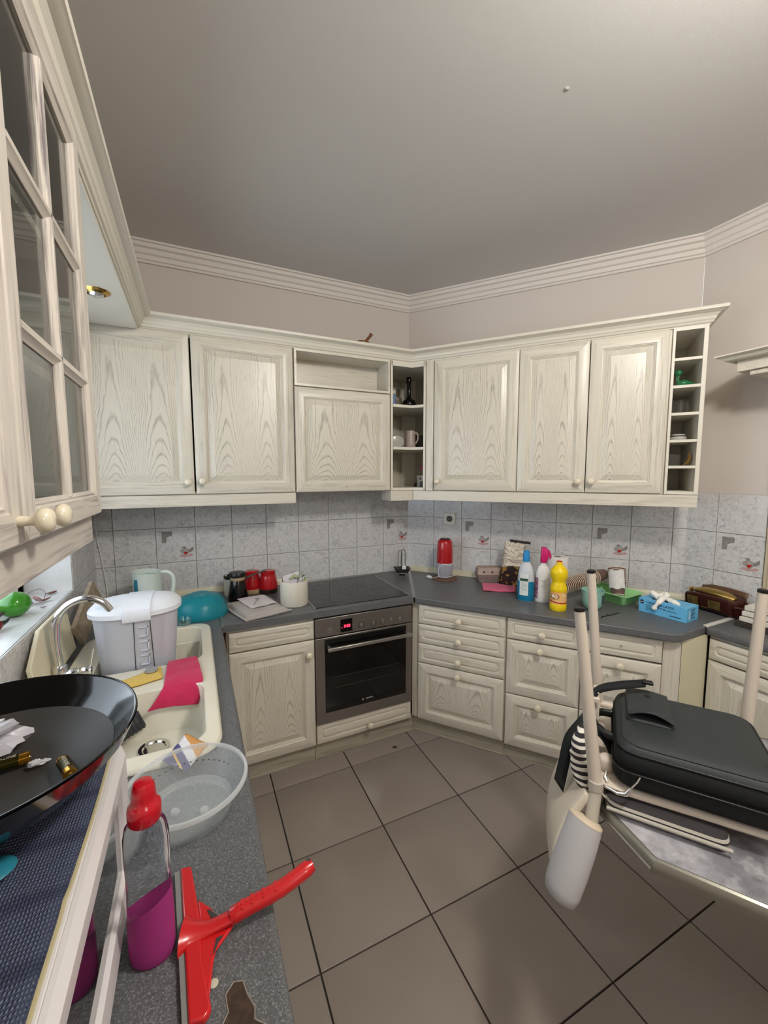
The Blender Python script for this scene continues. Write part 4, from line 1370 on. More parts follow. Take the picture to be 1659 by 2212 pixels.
eg = thing('egg_carton', 'brown grey cardboard egg box with a torn lid against the diagonal wall', 'box', (1.815, 2.155, ZT), R(-27))
M_cardb = mat('pulp_card', rgb(150, 134, 124), .85, noise_amt=.4, nscale=40, col2=rgb(112, 98, 90), bump=.3)
obj('base', MB().loft([[(x, y, z) for x, y in rrect(w_, d_, .014, 0, 3, -w_ / 2, -d_ / 2)] for w_, d_, z in ((.165, .085, 0), (.195, .110, .045), (.200, .114, .050))]), M_cardb, eg, bev=.002)
obj('lid', MB().loft([[(x, y, z) for x, y in rrect(w_, d_, .016, 0, 3, -w_ / 2, -d_ / 2)] for w_, d_, z in ((.196, .110, .052), (.186, .098, .092), (.166, .080, .100))]), mat('pulp_light', rgb(176, 158, 146), .85, noise_amt=.3, nscale=40, col2=rgb(140, 122, 112)), eg, bev=.003)
obj('label', MB().box((.0, -.030, .1005), (.075, .025, .1015)), mat('tan_label', rgb(178, 154, 112), .7), eg, rot=(0, R(8), R(8)))
obj('vent_hole', MB().lathe([(.006, 0), (.006, .002)], (-.055, -.0515, .074), 'y', 12).lathe([(.006, 0), (.006, .002)], (.0, -.0515, .074), 'y', 12).lathe([(.006, 0), (.006, .002)], (.055, -.0515, .074), 'y', 12), M_black, eg)
one('pink_cloth', 'folded bubblegum pink cleaning cloth in front of the egg box', 'cloth', MB().grid(14, 10, lambda u, v: tuple(bil([(1.610, 1.975, .873), (1.772, 1.868, .873), (1.905, 2.010, .873), (1.715, 2.120, .873)], u, v) + Vector((0, 0, .003 + nz((u * 3, v * 3, 0), 1, .004))))), fabric('bubblegum', rgb(226, 104, 138), rgb(206, 84, 120), 600), solid=.005)

# foil coffee bag
fb = thing('coffee_bag', 'half-empty brown and silver foil coffee bag standing behind the blue bottle', 'bag', (1.868, 2.010, ZT), R(-40))
def fb_fn(sgn):
    def fn(u, v):
        w_ = .080 * (1 - .22 * v); x = (u - .5) * 2 * w_ + .018 * v
        th = .038 * (1 - v) ** .7 * math.sqrt(max(0, 1 - (2 * u - 1) ** 2)) + .001
        p = Vector((x, sgn * th, .300 * v - .012 * v * math.sin(u * 3)))
        p.y += nz((x * 3, v * 2.2, sgn), 7, .010 * v + .002, 4)
        return tuple(p)
    return fn
M_foil = mat('crumpled_foil', rgb(224, 216, 198), .2, 1.0)
t_ = NT(M_foil); tc_ = t_.n('ShaderNodeTexCoord')
t_.bump(t_.noise(tc_.outputs['Object'], 75, 3, .7), 1.0, .012)
sp_ = t_.n('ShaderNodeSeparateXYZ'); t_.l(tc_.outputs['Object'], sp_.inputs[0])
lo = t_.rng(t_.math('ADD', sp_.outputs[2], t_.math('MULTIPLY', t_.noise(tc_.outputs['Object'], 12, 2), .05)), .150, .160, 1, 0)
c_ = t_.mix(lo, rgb(226, 218, 202), rgb(40, 20, 18))
y_ = t_.math('MULTIPLY', t_.rng(t_.noise(tc_.outputs['Object'], 26, 2), .56, .60), lo)
t_.l(t_.mix(t_.math('MULTIPLY', y_, .8), c_, rgb(176, 136, 60)), t_.b.inputs['Base Color'])
t_.l(t_.math('SUBTRACT', 1, t_.math('MULTIPLY', lo, .8)), t_.b.inputs['Metallic'])
for s_ in (-1, 1):
    obj('foil_side', MB().grid(22, 30, fb_fn(s_)), M_foil, fb, solid=.0006)
obj('folded_top', MB().box((-.046, -.008, .288), (.082, .004, .304)), mat('bag_top_dark', rgb(44, 38, 34), .4), fb, rot=(0, R(6), 0), bev=.003)

# window-cleaner bottle
bl = thing('detergent_bottle', 'clear bottle half full of blue liquid with a blue cap and white label', 'bottle', (1.722, 1.735, ZT), R(-52))
bw = [(.044, .0), (.046, .004), (.047, .05), (.046, .12), (.042, .165), (.034, .200), (.020, .222), (.016, .228), (.016, .24)]
obj('bottle_body', MB().lathe(bw, seg=32, sx=1, sy=.68), film_mat('bottle_haze', (.78, .82, .88, 1), .65, .15), bl, ang=50)
obj('liquid', MB().lathe([(.0442, .0005), (.0464, .004), (.0476, .05), (.0470, .115), (.001, .116)], seg=32, sx=1, sy=.68), mat('blue_liquid', rgb(24, 122, 162), .15), bl, ang=50)
obj('cap', MB().lathe([(.020, .230), (.021, .234), (.018, .262), (.0165, .290), (.013, .292)], seg=20), mat('cap_blue', rgb(44, 140, 206), .35), bl, ang=40)
lb_ = MB().grid(8, 1, lambda u, v: (.0482 * math.sin(R(-38 + 60 * u)), -.68 * .0486 * math.cos(R(-38 + 60 * u)) - .0006, .035 + .128 * v))
lo_ = obj('label', lb_, mat('label_white', rgb(220, 226, 226), .5), bl)
obj('label_band', MB().grid(8, 1, lambda u, v: (.0483 * math.sin(R(-36 + 56 * u)), -.68 * .0489 * math.cos(R(-36 + 56 * u)) - .0010, .118 + .016 * v)), mat('label_green', rgb(36, 74, 56), .5), lo_)
for k in range(7):
    obj('print_line', MB().grid(6, 1, lambda u, v: (.0483 * math.sin(R(-26 + 38 * u)), -.68 * .0489 * math.cos(R(-26 + 38 * u)) - .0010, .108 - k * .0075 + .002 * v)), mat('print_teal', rgb(136, 160, 150), .6), lo_)
# white trigger bottle
wt = thing('spray_bottle', 'white bottle with a magenta trigger head beside the blue bottle', 'bottle', (1.790, 1.672, ZT), R(-45))
obj('bottle_body', MB().lathe([(.040, 0), (.043, .004), (.042, .06), (.040, .13), (.036, .175), (.026, .205), (.016, .215), (.016, .232)], seg=28, sx=1, sy=.66), mat('bottle_white', rgb(226, 224, 222), .35), wt, ang=50)
obj('side_label', MB().grid(6, 1, lambda u, v: (.043 * math.sin(R(-84 + 46 * u)), -.66 * .044 * math.cos(R(-84 + 46 * u)) - .0008, .022 + .120 * v)), mat('label_plum', rgb(112, 40, 84), .4, noise_amt=.6, nscale=60, col2=rgb(190, 160, 180)), wt)
for zz in (.070, .105, .135):
    obj('grip_ridge', MB().tube([(.041 * math.sin(R(a)), -.66 * .042 * math.cos(R(a)) - .001, zz + .012 * (a / 60) ** 2 - .006) for a in range(-20, 61, 10)], .0014, 6), MATS['bottle_white'], wt)
hd_ = MB().loft([[(x + ox, y, z) for x, y in rrect(w_, d_, .010, 0, 4, -w_ / 2, -d_ / 2)] for w_, d_, z, ox in ((.036, .034, .228, 0), (.040, .036, .245, .002), (.044, .036, .270, .006), (.040, .032, .300, .004), (.026, .024, .316, -.002))])
obj('trigger_head', hd_, mat('magenta', rgb(196, 26, 104), .3), wt, ang=50, bev=.003)
obj('trigger', MB().loft([[(.018, -.010, .298), (.018, .010, .298), (.030, .010, .300), (.030, -.010, .300)], [(.030, -.010, .268), (.030, .010, .268), (.042, .008, .266), (.042, -.008, .266)], [(.028, -.008, .250), (.028, .008, .250), (.036, .007, .248), (.036, -.007, .248)]]), MATS['magenta'], wt, bev=.002)
# kitchen roll
kr = thing('kitchen_roll', 'white kitchen paper roll standing behind the yellow bottle', 'roll', (1.962, 1.728, ZT))
obj('paper', MB().lathe([(.062, 0), (.063, .002), (.063, .236), (.061, .238), (.022, .238), (.022, .10)], seg=44, cap1=False), mat('roll_paper', rgb(234, 230, 230), .9, bump=.3, bscale=180), kr, ang=40)
obj('core', MB().lathe([(.0215, .0), (.0215, .237), (.019, .237), (.019, .02)], seg=24, cap0=False, cap1=False), mat('core_card', rgb(120, 106, 96), .9), kr)
# yellow bleach bottle
yb = thing('bleach_bottle', 'yellow waisted cleaner bottle with an orange label near the counter edge', 'bottle', (1.757, 1.532, ZT), R(-40))
M_yel = mat('bright_yellow', rgb(238, 206, 20), .35)
yp = [(.040, 0), (.043, .004), (.043, .035), (.0415, .038), (.0415, .105), (.043, .108), (.043, .125), (.034, .150), (.033, .160), (.0435, .178), (.0445, .205), (.043, .218), (.026, .238), (.017, .246), (.015, .262)]
obj('bottle_body', MB().lathe(yp, seg=36), M_yel, yb, ang=40)
obj('cap', MB().lathe([(.0145, .260), (.0150, .266), (.010, .2665)], seg=20), mat('orange_red', rgb(206, 70, 30), .4), yb)
ym = mat('label_orange', rgb(232, 190, 130), .4, noise_amt=.8, nscale=22, col2=rgb(236, 160, 90))
yl = obj('label', MB().grid(20, 1, lambda u, v: (.0422 * math.sin(R(-80 + 165 * u)), -.0422 * math.cos(R(-80 + 165 * u)), .040 + .064 * v)), ym, yb)
obj('label_band', MB().grid(20, 2, lambda u, v: (.0425 * math.sin(R(-80 + 165 * u)), -.0425 * math.cos(R(-80 + 165 * u)), .041 + .006 * v + .010 * (1 - u) ** 2)), mat('band_red', rgb(176, 30, 24), .4), yl)
obj('badge', MB().loft([[(.0430 * math.sin(a), -.0430 * math.cos(a), z) for a, z in [(R(-34) + .56 * math.cos(t), .080 + .015 * math.sin(t)) for t in [2 * PI * k / 20 for k in range(20)]]]], cap0=False), mat('badge_navy', rgb(26, 30, 44), .4), yl)
obj('badge_text', MB().loft([[(.0433 * math.sin(a), -.0433 * math.cos(a), z) for a, z in [(R(-34) + .46 * math.cos(t), .083 + .008 * math.sin(t)) for t in [2 * PI * k / 20 for k in range(20)]]]], cap0=False), M_white, yl)
obj('label_flower', MB().loft([[(.0430 * math.sin(a), -.0430 * math.cos(a), z) for a, z in [(R(34) + .14 * math.cos(t) * (1 + .3 * math.cos(5 * t)), .088 + .008 * math.sin(t) * (1 + .3 * math.cos(5 * t))) for t in [2 * PI * k / 30 for k in range(30)]]]], cap0=False), mat('flower_cream', rgb(236, 220, 190), .4), yl)

# paper cup stacks
M_cupb = mat('cup_brown', rgb(96, 54, 38), .55)
M_cuprim = mat('cup_rim', rgb(222, 206, 186), .6)
def cups(name, label, p0, p1, n, r0, sleeve=True, group=None):
    """each cup a part; its rolled rim a sub-part"""
    root = thing(name, label, 'cups', p1, group=group)
    p0, p1 = Vector(p0), Vector(p1); ax = (p0 - p1).normalized(); L_ = (p1 - p0).length
    rot = ax.to_track_quat('Z', 'Y').to_euler()
    cm = MB().lathe([(r0 * .72, 0), (r0 * .74, .002), (r0 * .97, .078), (r0 * .95, .078), (r0 * .70, .004)], seg=20)
    rm = MB().lathe([(r0 * .99, .077), (r0 * 1.08, .0773), (r0 * 1.10, .0790), (r0 * 1.08, .0805), (r0 * .97, .080)], seg=20, cap0=False, cap1=False)
    c0 = obj('paper_cup', cm, M_cupb, root, (0, 0, 0), rot, ang=40)
    r1 = obj('rim', rm, M_cuprim, c0)
    for k in range(1, n):
        c = c0.copy(); COL.objects.link(c); c.parent = root; c.location = ax * ((L_ - .08) * k / (n - 1))
        r_ = r1.copy(); COL.objects.link(r_); r_.parent = c
    return root, ax, rot
root, ax, rot = cups('cup_stack', 'long stack of brown paper cups lying across the green basket', (1.915, 1.640, .952), (2.225, 1.605, 1.000), 20, .041)
M_film = film_mat('clear_film', (.92, .93, .92, 1), .06, .06)
pm_ = MB()
rr = [.042, .044, .046, .047, .046, .043]
def film(parent, rot, z0, z1, r, seg=22, o_=0):
    mb = MB()
    def fn(u, v):
        a = 2 * PI * u; rr = r * (1 + .10 * noise.noise(Vector((math.cos(a) * 2, math.sin(a) * 2, v * 5 + o_))))
        return (rr * math.cos(a), rr * math.sin(a), z0 + (z1 - z0) * v)
    mb.grid(seg, 10, fn)
    return obj('plastic_sleeve', mb, M_film, parent, (0, 0, 0), rot)
film(root, rot, -.045, .20, .046)
root, ax, rot = cups('cup_stack', 'plastic-wrapped stack of brown cups tilted in the green basket', (2.245, 1.545, 1.040), (2.190, 1.490, .900), 8, .044)
film(root, rot, -.006, .21, .050, o_=5)
_d = rot.to_matrix().inverted() @ Vector((-.85, -.50, 0))
lab_a = math.atan2(_d.y, _d.x)
def f_(u, v):
    a = lab_a + R(-50 + 100 * u); r = .052
    return (r * math.cos(a), r * math.sin(a), .03 + .11 * v + .006 * math.sin(u * 9))
obj('paper_label', MB().grid(10, 6, f_), mat('label_paper', rgb(222, 220, 218), .7, noise_amt=.35, nscale=60, col2=rgb(170, 170, 172)), root, (0, 0, 0), rot)
obj('foil_end', MB().lathe([(.001, -.004), (.026, -.006), (.036, -.002), (.034, .004)], seg=20), mat('film_crinkle', rgb(210, 206, 200), .15, .5, bump=1.0, bscale=60), root, (0, 0, 0), rot)

# green basket with a pierced rim
gb_ = thing('plastic_basket', 'light green perforated plastic basket against the diagonal wall', 'basket', (2.185, 1.525, ZT), R(4))
M_grn = mat('basket_green', rgb(164, 226, 154), .4)
bw_, bd_ = .185, .265
shell = MB().loft([[(x, y, z) for x, y in rrect(bw_ - 2 * i, bd_ - 2 * i, r_, 0, 5, -bw_ / 2 + i, -bd_ / 2 + i)] for i, z, r_ in ((.026, 0, .018), (.022, .003, .020), (.004, .056, .024), (-.006, .058, .030), (-.006, .061, .030), (.002, .061, .024), (.0065, .057, .022), (.024, .005, .018))])
obj('shell', shell, M_grn, gb_, ang=40)
gr_ = MB()
for s in (-1, 1):
    for k in range(18):
        y = -.105 + k * .0124
        gr_.add([(s * (.0775 + .0), y, .018), (s * .0775, y + .006, .018), (s * .0895, y + .006, .050), (s * .0895, y, .050)], [(0, 1, 2, 3)])
hole = mat('basket_slot', rgb(110, 180, 108), .6)
gr_.v = [(x * 1.004 + (.0006 if x > 0 else -.0006), y, z) for x, y, z in gr_.v]
tag(obj('slots', gr_, hole, gb_), kind='stuff')
gr2 = MB()
for s in (-1, 1):
    for k in range(12):
        x = -.068 + k * .0122
        gr2.add([(x, s * .1180, .018), (x + .006, s * .1180, .018), (x + .006, s * .1300, .050), (x, s * .1300, .050)], [(0, 1, 2, 3)])
tag(obj('slots', gr2, hole, gb_), kind='stuff')

# mint mug
mg = thing('mug', 'wide mint green mug with a dark printed panel beside the chair leg', 'mug', (1.938, 1.462, ZT), R(-24))
M_mug = mat('mug_mint', rgb(146, 192, 178), .3)
obj('body', MB().lathe([(.030, 0), (.036, .004), (.048, .022), (.055, .050), (.058, .100), (.0595, .105), (.056, .105), (.052, .05), (.044, .022), (.001, .010)], seg=40), M_mug, mg, ang=50)
obj('print_panel', MB().grid(10, 1, lambda u, v: (.0578 * math.sin(R(22 + 56 * u)), -.0578 * math.cos(R(22 + 56 * u)), .040 + .048 * v)), mat('mug_print', rgb(52, 58, 64), .4, noise_amt=.6, nscale=130, col2=rgb(90, 100, 104)), mg)
obj('handle', MB().tube(spline([(-.026, -.050, .080), (-.040, -.078, .078), (-.046, -.090, .055), (-.038, -.076, .034), (-.024, -.048, .034)], 5), .0085, 10), M_mug, mg, ang=60)

# glove box and glove
gx = thing('glove_box', 'light blue glove carton printed with dark text on the diagonal worktop', 'box', (2.135, 1.335, ZT), R(-85))
M_blue = mat('box_blue', rgb(104, 184, 230), .45)
BX, BY, BZ = .225, .118, .074
obj('carton', MB().box((0, 0, 0), (BX, BY, BZ)), M_blue, gx, bev=.0015)
M_ink = mat('ink_navy', rgb(28, 40, 62), .5)
f0 = (PI / 2, 0, 0)
text('TANTELLA LATEX', .0165, M_ink, gx, (.036, -.0008, .056), f0, align='LEFT')
text('powdered examination gloves', .0075, M_ink, gx, (.036, -.0008, .042), f0, align='LEFT')
for k in range(4):
    obj('text_line', MB().box((.036, -.0008, .033 - k * .006), (.036 + (.055, .048, .04, .015)[k], .0002, .0345 - k * .006)), M_ink, gx)
obj('text_line', MB().box((.120, -.0008, .036), (.180, .0002, .0385)), M_ink, gx)
obj('text_line', MB().box((.150, -.0008, .014), (.200, .0002, .018)), M_ink, gx)
obj('round_logo', MB().lathe([(.011, 0), (.011, .0006)], (.016, 0.0, .054), 'y', 24), M_ink, gx)
obj('round_logo', MB().box((.006, -.0012, .0525), (.026, .0, .0555)), M_white, gx)
for k in range(7):
    obj('end_print', MB().box((BX - .0002, .045, .060 - k * .0075), (BX + .0008, .085 - (k % 3) * .008, .0625 - k * .0075)), M_ink, gx)
obj('end_print', MB().box((BX - .0002, .022, .014), (BX + .0008, .030, .060)), M_white, gx)
obj('top_opening', MB().prism([(.045, .03), (.06, .016), (.13, .02), (.15, .045), (.12, .075), (.06, .07)], BZ - .001, BZ + .0006), mat('opening_dark', rgb(40, 70, 90), .8), gx)
# glove pulled out of the carton
gl = thing('latex_glove', 'crumpled white latex glove spilling out of the blue carton', 'glove', (2.135, 1.335, ZT), R(-85))
M_lat = mat('latex', rgb(242, 240, 234), .55, bump=.5, bscale=120)
pc = MB()
for i, (pts, rad) in enumerate((
        ([(.085, .050, .074), (.095, .030, .086), (.105, .006, .084), (.098, -.014, .066), (.088, -.018, .046), (.084, -.016, .036)], [.016, .016, .013, .0115, .011, .009]),
        ([(.085, .050, .078), (.110, .040, .088), (.140, .028, .086), (.165, .022, .082), (.185, .012, .080)], [.016, .015, .012, .011, .008]),
        ([(.085, .045, .078), (.064, .040, .092), (.050, .036, .102), (.044, .040, .108)], [.016, .014, .012, .010]),
        ([(.090, .055, .078), (.100, .060, .096), (.112, .058, .110)], [.016, .014, .011]),
        ([(.080, .050, .078), (.078, .065, .094), (.100, .075, .104)], [.016, .013, .010]))):
    sp_ = spline(pts, 5)
    rr_ = [rad[min(int(k / 5), len(rad) - 1)] * (1 + nz(p_, 60, .35, i)) for k, p_ in enumerate(sp_)]
    pc.tube(sp_, rr_, 10)
obj('glove_body', pc, M_lat, gl, ang=70, sub=1)

# bread in its dark brown bag
bg = thing('cake_bag', 'dark brown and gold cake bag lying open on the worktop by the right wall', 'bag', (2.455, 1.285, ZT), R(-97))
M_bag = mat('bag_brown', rgb(58, 24, 20), .18, bump=.6, bscale=28)
Lb = .245
def bag_ring(x, k, op=0.0):
    w_ = .062 * k; h_ = .098 * k
    pts = [(-w_ * .8, 0), (w_ * .8, 0), (w_ * .98, .02), (w_ * 1.1, .055 * k), (w_ * 1.15, h_), (w_ * .9, h_ + .012), (w_ * .3, h_ - .012), (-w_ * .3, h_ - .010), (-w_ * .95, h_ - .002), (-w_ * 1.15, h_ - .010), (-w_ * 1.05, .05 * k), (-w_ * .95, .02)]
    return [(x, y + .05 + nz((x, y, z), 30, .004), z + nz((x, y, z), 24, .005, 3)) for y, z in pts]
obj('wrapper', MB().loft([bag_ring(x, k) for x, k in ((0, .72), (.006, .92), (.05, 1.0), (.12, 1.0), (.19, 1.0), (.235, .98), (.245, .70))]), M_bag, bg, ang=50, sub=1)
obj('gold_wrap', MB().tube([(.02, .052, .092), (.07, .050, .098), (.13, .050, .100), (.19, .050, .096), (.222, .050, .088)], [.012, .024, .026, .024, .014], 16, flat=(1.3, .8)), mat('gold_foil', rgb(178, 148, 84), .28, .85, bump=1.0, bscale=70), bg, ang=60)
for k, (a, b) in enumerate(((.030, .085), (.135, .195))):
    obj('window', MB().grid(4, 3, lambda u, v: (a + (b - a) * u, -.0135 - .0025 * math.sin(v * 3) - .008 * v, .028 + .046 * v)), mat('window_gold', rgb(140, 118, 70), .25, .5, noise_amt=.8, nscale=40, col2=rgb(74, 60, 36)), bg)
obj('gold_label', MB().box((.098, -.012, .022), (.128, -.0085, .027)), MATS['window_gold'], bg)
obj('sealed_edge', MB().grid(12, 5, lambda u, v: (.02 + .22 * u, .098 + .016 * v + nz((u * 4, v, 0), 1, .004), .086 + .040 * v - .006 * (2 * u - 1) ** 2)), mat('seal_tan', rgb(96, 70, 50), .25), bg, solid=.003)
obj('gathered_end', MB().lathe([(.002, 0), (.012, .006), (.016, .016), (.006, .022)], (-.012, .052, .086), 'x', 14), mat('gold_foil', (1, 1, 1, 1)), bg)
obj('folded_end', MB().loft([bag_ring(.244, .72), [(x + .032, y * .8 + .01, z * .6 + .040) for x, y, z in bag_ring(.244, .4)]]), M_bag, bg, ang=40)
# things at the right edge of the frame
sv = thing('oven_tray_stack', 'stack of white trays on a dark base at the right edge of the worktop', 'trays', (2.425, .905, ZT))
obj('dark_base', MB().box((-.085, -.30, 0), (.120, .095, .022)), mat('dark_base', rgb(58, 48, 40), .5), sv, bev=.003)
for k in range(3):
    obj('tray', MB().box((-.070 + k * .012, -.30, .024 + k * .026), (.120, .085 - k * .004, .046 + k * .026)), mat('tray_white', rgb(218, 214, 204), .3), sv, bev=.003)
# twig-like black pen debris
one('burnt_twig', 'thin black twig lying on the worktop beside the mint mug', 'twig', MB().tube([(1.845, 1.338, .872), (1.868, 1.350, .873), (1.885, 1.345, .872), (1.902, 1.352, .874), (1.93, 1.345, .872), (2.0, 1.350, .873)], [.002, .0035, .002, .0032, .0025, .0015], 6), M_black)
one('dead_bug', 'small brown leaf scrap on the floor in front of the oven', 'leaf', MB().lathe([(.001, 0), (.012, .002), (.014, .005), (.001, .009)], seg=9, sx=1.0, sy=.55), mat('leaf_brown', rgb(60, 40, 28), .8), loc=(1.004, 2.000, .0005), rot=(0, 0, R(-30)))
# cord in the corner
one('hanging_wire', 'thin white cord hanging down the tiles in the left back corner', 'cord', MB().tube(spline([(-.505, 2.690, 1.435), (-.505, 2.690, 1.28), (-.488, 2.692, 1.12), (-.474, 2.690, .98), (-.470, 2.686, .906)], 5), .0022, 6), M_white)

# wooden mortar on top of the cabinets
mo = thing('wooden_mortar', 'brown wooden mortar with its pestle on top of the back wall cabinets', 'mortar', (1.005, 2.47, 2.312))
M_wd = mat('wood_brown', rgb(126, 76, 42), .45, noise_amt=.4, nscale=60, col2=rgb(92, 52, 28))
obj('bowl', MB().lathe([(.030, 0), (.034, .006), (.024, .03), (.040, .06), (.048, .126), (.044, .128), (.034, .07), (.001, .05)], seg=28), M_wd, mo, ang=50)
obj('pestle', MB().tube([(-.01, 0, .09), (.030, -.01, .145), (.050, -.012, .168), (.058, -.013, .182)], [.013, .009, .010, .012], 12), M_wd, mo, ang=60)

# window sill finds
def ball(name, label, cat, loc, r, m, rot=None):
    return one(name, label, cat, MB().lathe([(r * math.sin(R(a)), -r * math.cos(R(a))) for a in range(0, 181, 12)], seg=28, cap0=False, cap1=False), m, loc=loc, rot=rot, ang=180)
gd = thing('green_ornament', 'shiny green round ornament lying on the marble window sill', 'ornament', (-.622, 1.90, WZ0))
obj('ball', MB().lathe([(.050 * math.sin(R(a)) + .0001, -.046 * math.cos(R(a))) for a in range(0, 181, 12)], (0, 0, .046), seg=30, cap0=False, cap1=False), mat('green_gloss', rgb(60, 140, 34), .12, coat=.4), gd, ang=180)
obj('stalk', MB().tube([(-.02, -.045, .030), (-.028, -.062, .018), (-.034, -.070, .014)], [.006, .004, .003], 6), mat('stalk_dark', rgb(50, 30, 26), .6), gd)
rp = thing('red_pepper', 'small dark red dried pepper on the near part of the window sill', 'pepper', (-.630, 1.72, WZ0 + .020))
obj('fruit', MB().lathe([(.001, -.05), (.016, -.03), (.021, 0), (.020, .02), (.012, .034), (.001, .036)], (0, 0, 0), 'x', 16), mat('dried_red', rgb(110, 22, 22), .25), rp, rot=(0, 0, R(60)), ang=60)
obj('stem', MB().tube([(.018, .030, 0), (.026, .050, .002), (.030, .060, .008)], [.010, .006, .004], 8), mat('stem_green', rgb(24, 48, 34), .4), rp)
M_leaf = mat('dry_leaf', rgb(104, 66, 56), .8)
for k, (x, y, lb_, s_, az_) in enumerate(((-.585, 2.065, 'curled dry brown leaf on the sill, nearer the wall edge', 1.0, 20), (-.620, 2.045, 'small dark dry leaf on the sill next to the curled one', .6, 100), (-.590, 2.195, 'flat reddish petal at the far end of the window sill', .9, 60), (-.560, 1.975, 'tiny black seed crumb on the window sill', .35, 10))):
    def f_(u, v, s_=s_):
        a = (u - .5) * 2; b = (v - .5) * 2 * math.sqrt(max(0, 1 - a * a)) * .5
        return (.028 * s_ * a, .028 * s_ * b, .006 * s_ + .012 * s_ * (a * a + b * b) * (1 if k != 2 else .3))
    one('dry_leaf', lb_, 'leaf', MB().grid(10, 6, f_), M_leaf if k != 3 else M_black, loc=(x, y, WZ0), rot=(0, 0, R(az_)), solid=.001)
one('leaf_stalk', 'thin wiry stalk arching over the curled leaf on the sill', 'stalk', MB().tube(spline([(-.65, 2.12, WZ0 + .03), (-.61, 2.12, WZ0 + .045), (-.585, 2.10, WZ0 + .030), (-.585, 2.08, WZ0 + .010)], 4), .0012, 5), mat('stalk_grey', rgb(110, 96, 90), .7))
one('dotted_ribbon', 'pinkish dotted ribbon end on the sill behind the green ornament', 'ribbon', MB().grid(8, 4, lambda u, v: (-.632 + .05 * u, 2.02 + .03 * v, WZ0 + .012 + .02 * math.sin(u * 3))), mat('ribbon_dots', rgb(206, 176, 172), .6, noise_amt=1.0, nscale=150, col2=rgb(110, 20, 24)), solid=.001)

# ================================================================== corner shelf contents
def onshelf(k): return ZU0 + (.018, .281, .549)[k]
vz = thing('black_vase', 'tall black hookah-like vase on the top corner shelf', 'vase', (1.345, 2.470, onshelf(2)))
obj('body', MB().lathe([(.030, 0), (.044, .010), (.050, .030), (.040, .052), (.018, .066), (.0125, .08), (.0125, .165), (.016, .170), (.018, .195), (.014, .210), (.001, .212)], seg=28), mat('gloss_black', (0, 0, 0, 1)), vz, ang=50)
obj('hose', MB().tube(spline([(-.012, -.012, .190), (-.032, -.016, .17), (-.038, -.018, .12), (-.030, -.016, .07), (-.020, -.012, .05)], 5), .003, 6), M_black, vz)
fr = thing('blue_can', 'small blue and white tin on the left of the top corner shelf', 'can', (1.185, 2.405, onshelf(2)))
obj('tin', MB().lathe([(.024, 0), (.025, .003), (.025, .070), (.024, .073)], seg=24), mat('tin_blue', rgb(70, 100, 150), .35, noise_amt=.6, nscale=60, col2=rgb(150, 170, 190)), fr, ang=50)
obj('lid', MB().lathe([(.026, .073), (.026, .092), (.022, .098)], seg=24), M_lamin, fr, ang=50)
one('striped_jar', 'squat glass jar with a striped lid behind the black vase', 'jar', MB().lathe([(.040, 0), (.046, .006), (.048, .045), (.042, .058), (.044, .062), (.044, .080), (.040, .084)], seg=28), mat('jar_dull', rgb(96, 96, 84), .3, noise_amt=.6, nscale=30, col2=rgb(150, 130, 116)), loc=(1.300, 2.580, onshelf(2)), ang=40)
one('glass_carafe', 'slim glass flask with a yellowish tint at the right of the top corner shelf', 'flask', MB().lathe([(.020, 0), (.030, .004), (.030, .05), (.016, .10), (.010, .12), (.010, .15)], seg=20), mat('flask_tint', (.66, .70, .40, 1), .1, trans=.6), loc=(1.475, 2.430, onshelf(2)), ang=50)
mgs = thing('ceramic_mug', 'beige ceramic mug on the middle corner shelf', 'mug', (1.335, 2.430, onshelf(1)), R(-60))
M_bei = mat('beige_ceramic', rgb(164, 150, 140), .25)
obj('body', MB().lathe([(.036, 0), (.038, .003), (.036, .03), (.034, .10), (.0335, .114), (.031, .114), (.032, .05), (.001, .008)], seg=32), M_bei, mgs, ang=50)
obj('handle', MB().tube(spline([(.033, 0, .096), (.052, 0, .096), (.062, 0, .078), (.058, 0, .05), (.044, 0, .032), (.034, 0, .028)], 4), .0065, 8), M_bei, mgs, ang=60)
one('white_mug', 'white mug with dark square print behind the beige mug', 'mug', MB().lathe([(.034, 0), (.038, .003), (.040, .085), (.037, .085), (.035, .01), (.001, .006)], seg=28), mat('mug_white', rgb(170, 168, 162), .3, noise_amt=.7, nscale=24, col2=rgb(60, 40, 44)), loc=(1.235, 2.500, onshelf(1)), ang=50)
one('white_saucer', 'white saucer leaning beside the mugs on the middle corner shelf', 'saucer', MB().lathe([(.001, 0), (.024, .001), (.042, .008), (.043, .010), (.024, .004), (.001, .003)], seg=28, cap0=False, cap1=False), mat('china', rgb(180, 178, 172), .2), loc=(1.235, 2.425, onshelf(1) + .036), rot=(R(70), 0, R(-25)), ang=60)
one('grey_bowl', 'dark glass bowl on the right of the middle corner shelf', 'bowl', MB().lathe([(.030, 0), (.046, .02), (.050, .06), (.040, .09), (.001, .098)], seg=28), mat('bowl_smoke', rgb(74, 76, 68), .25), loc=(1.460, 2.500, onshelf(1)), ang=50)
ob = thing('castle_burner', 'white castle-shaped oil burner with dark arch on the bottom corner shelf', 'burner', (1.450, 2.440, onshelf(0)), R(-45))
ring = [(-.045, 0), (-.040, .045), (-.050, .080), (.050, .080), (.040, .045), (.045, 0)]
obj('body', MB().loft([[(x, -.028, z) for x, z in ring], [(x, .028, z) for x, z in ring]]), mat('burner_white', rgb(186, 180, 172), .4), ob, bev=.003)
arch = [(.022 * math.cos(R(a)), .022 + .020 * math.sin(R(a))) for a in range(0, 181, 20)] + [(-.022, .002), (.022, .002)]
obj('arch', MB().loft([[(x, -.0290, z) for x, z in arch]], cap0=False, cap1=True), M_black, ob)
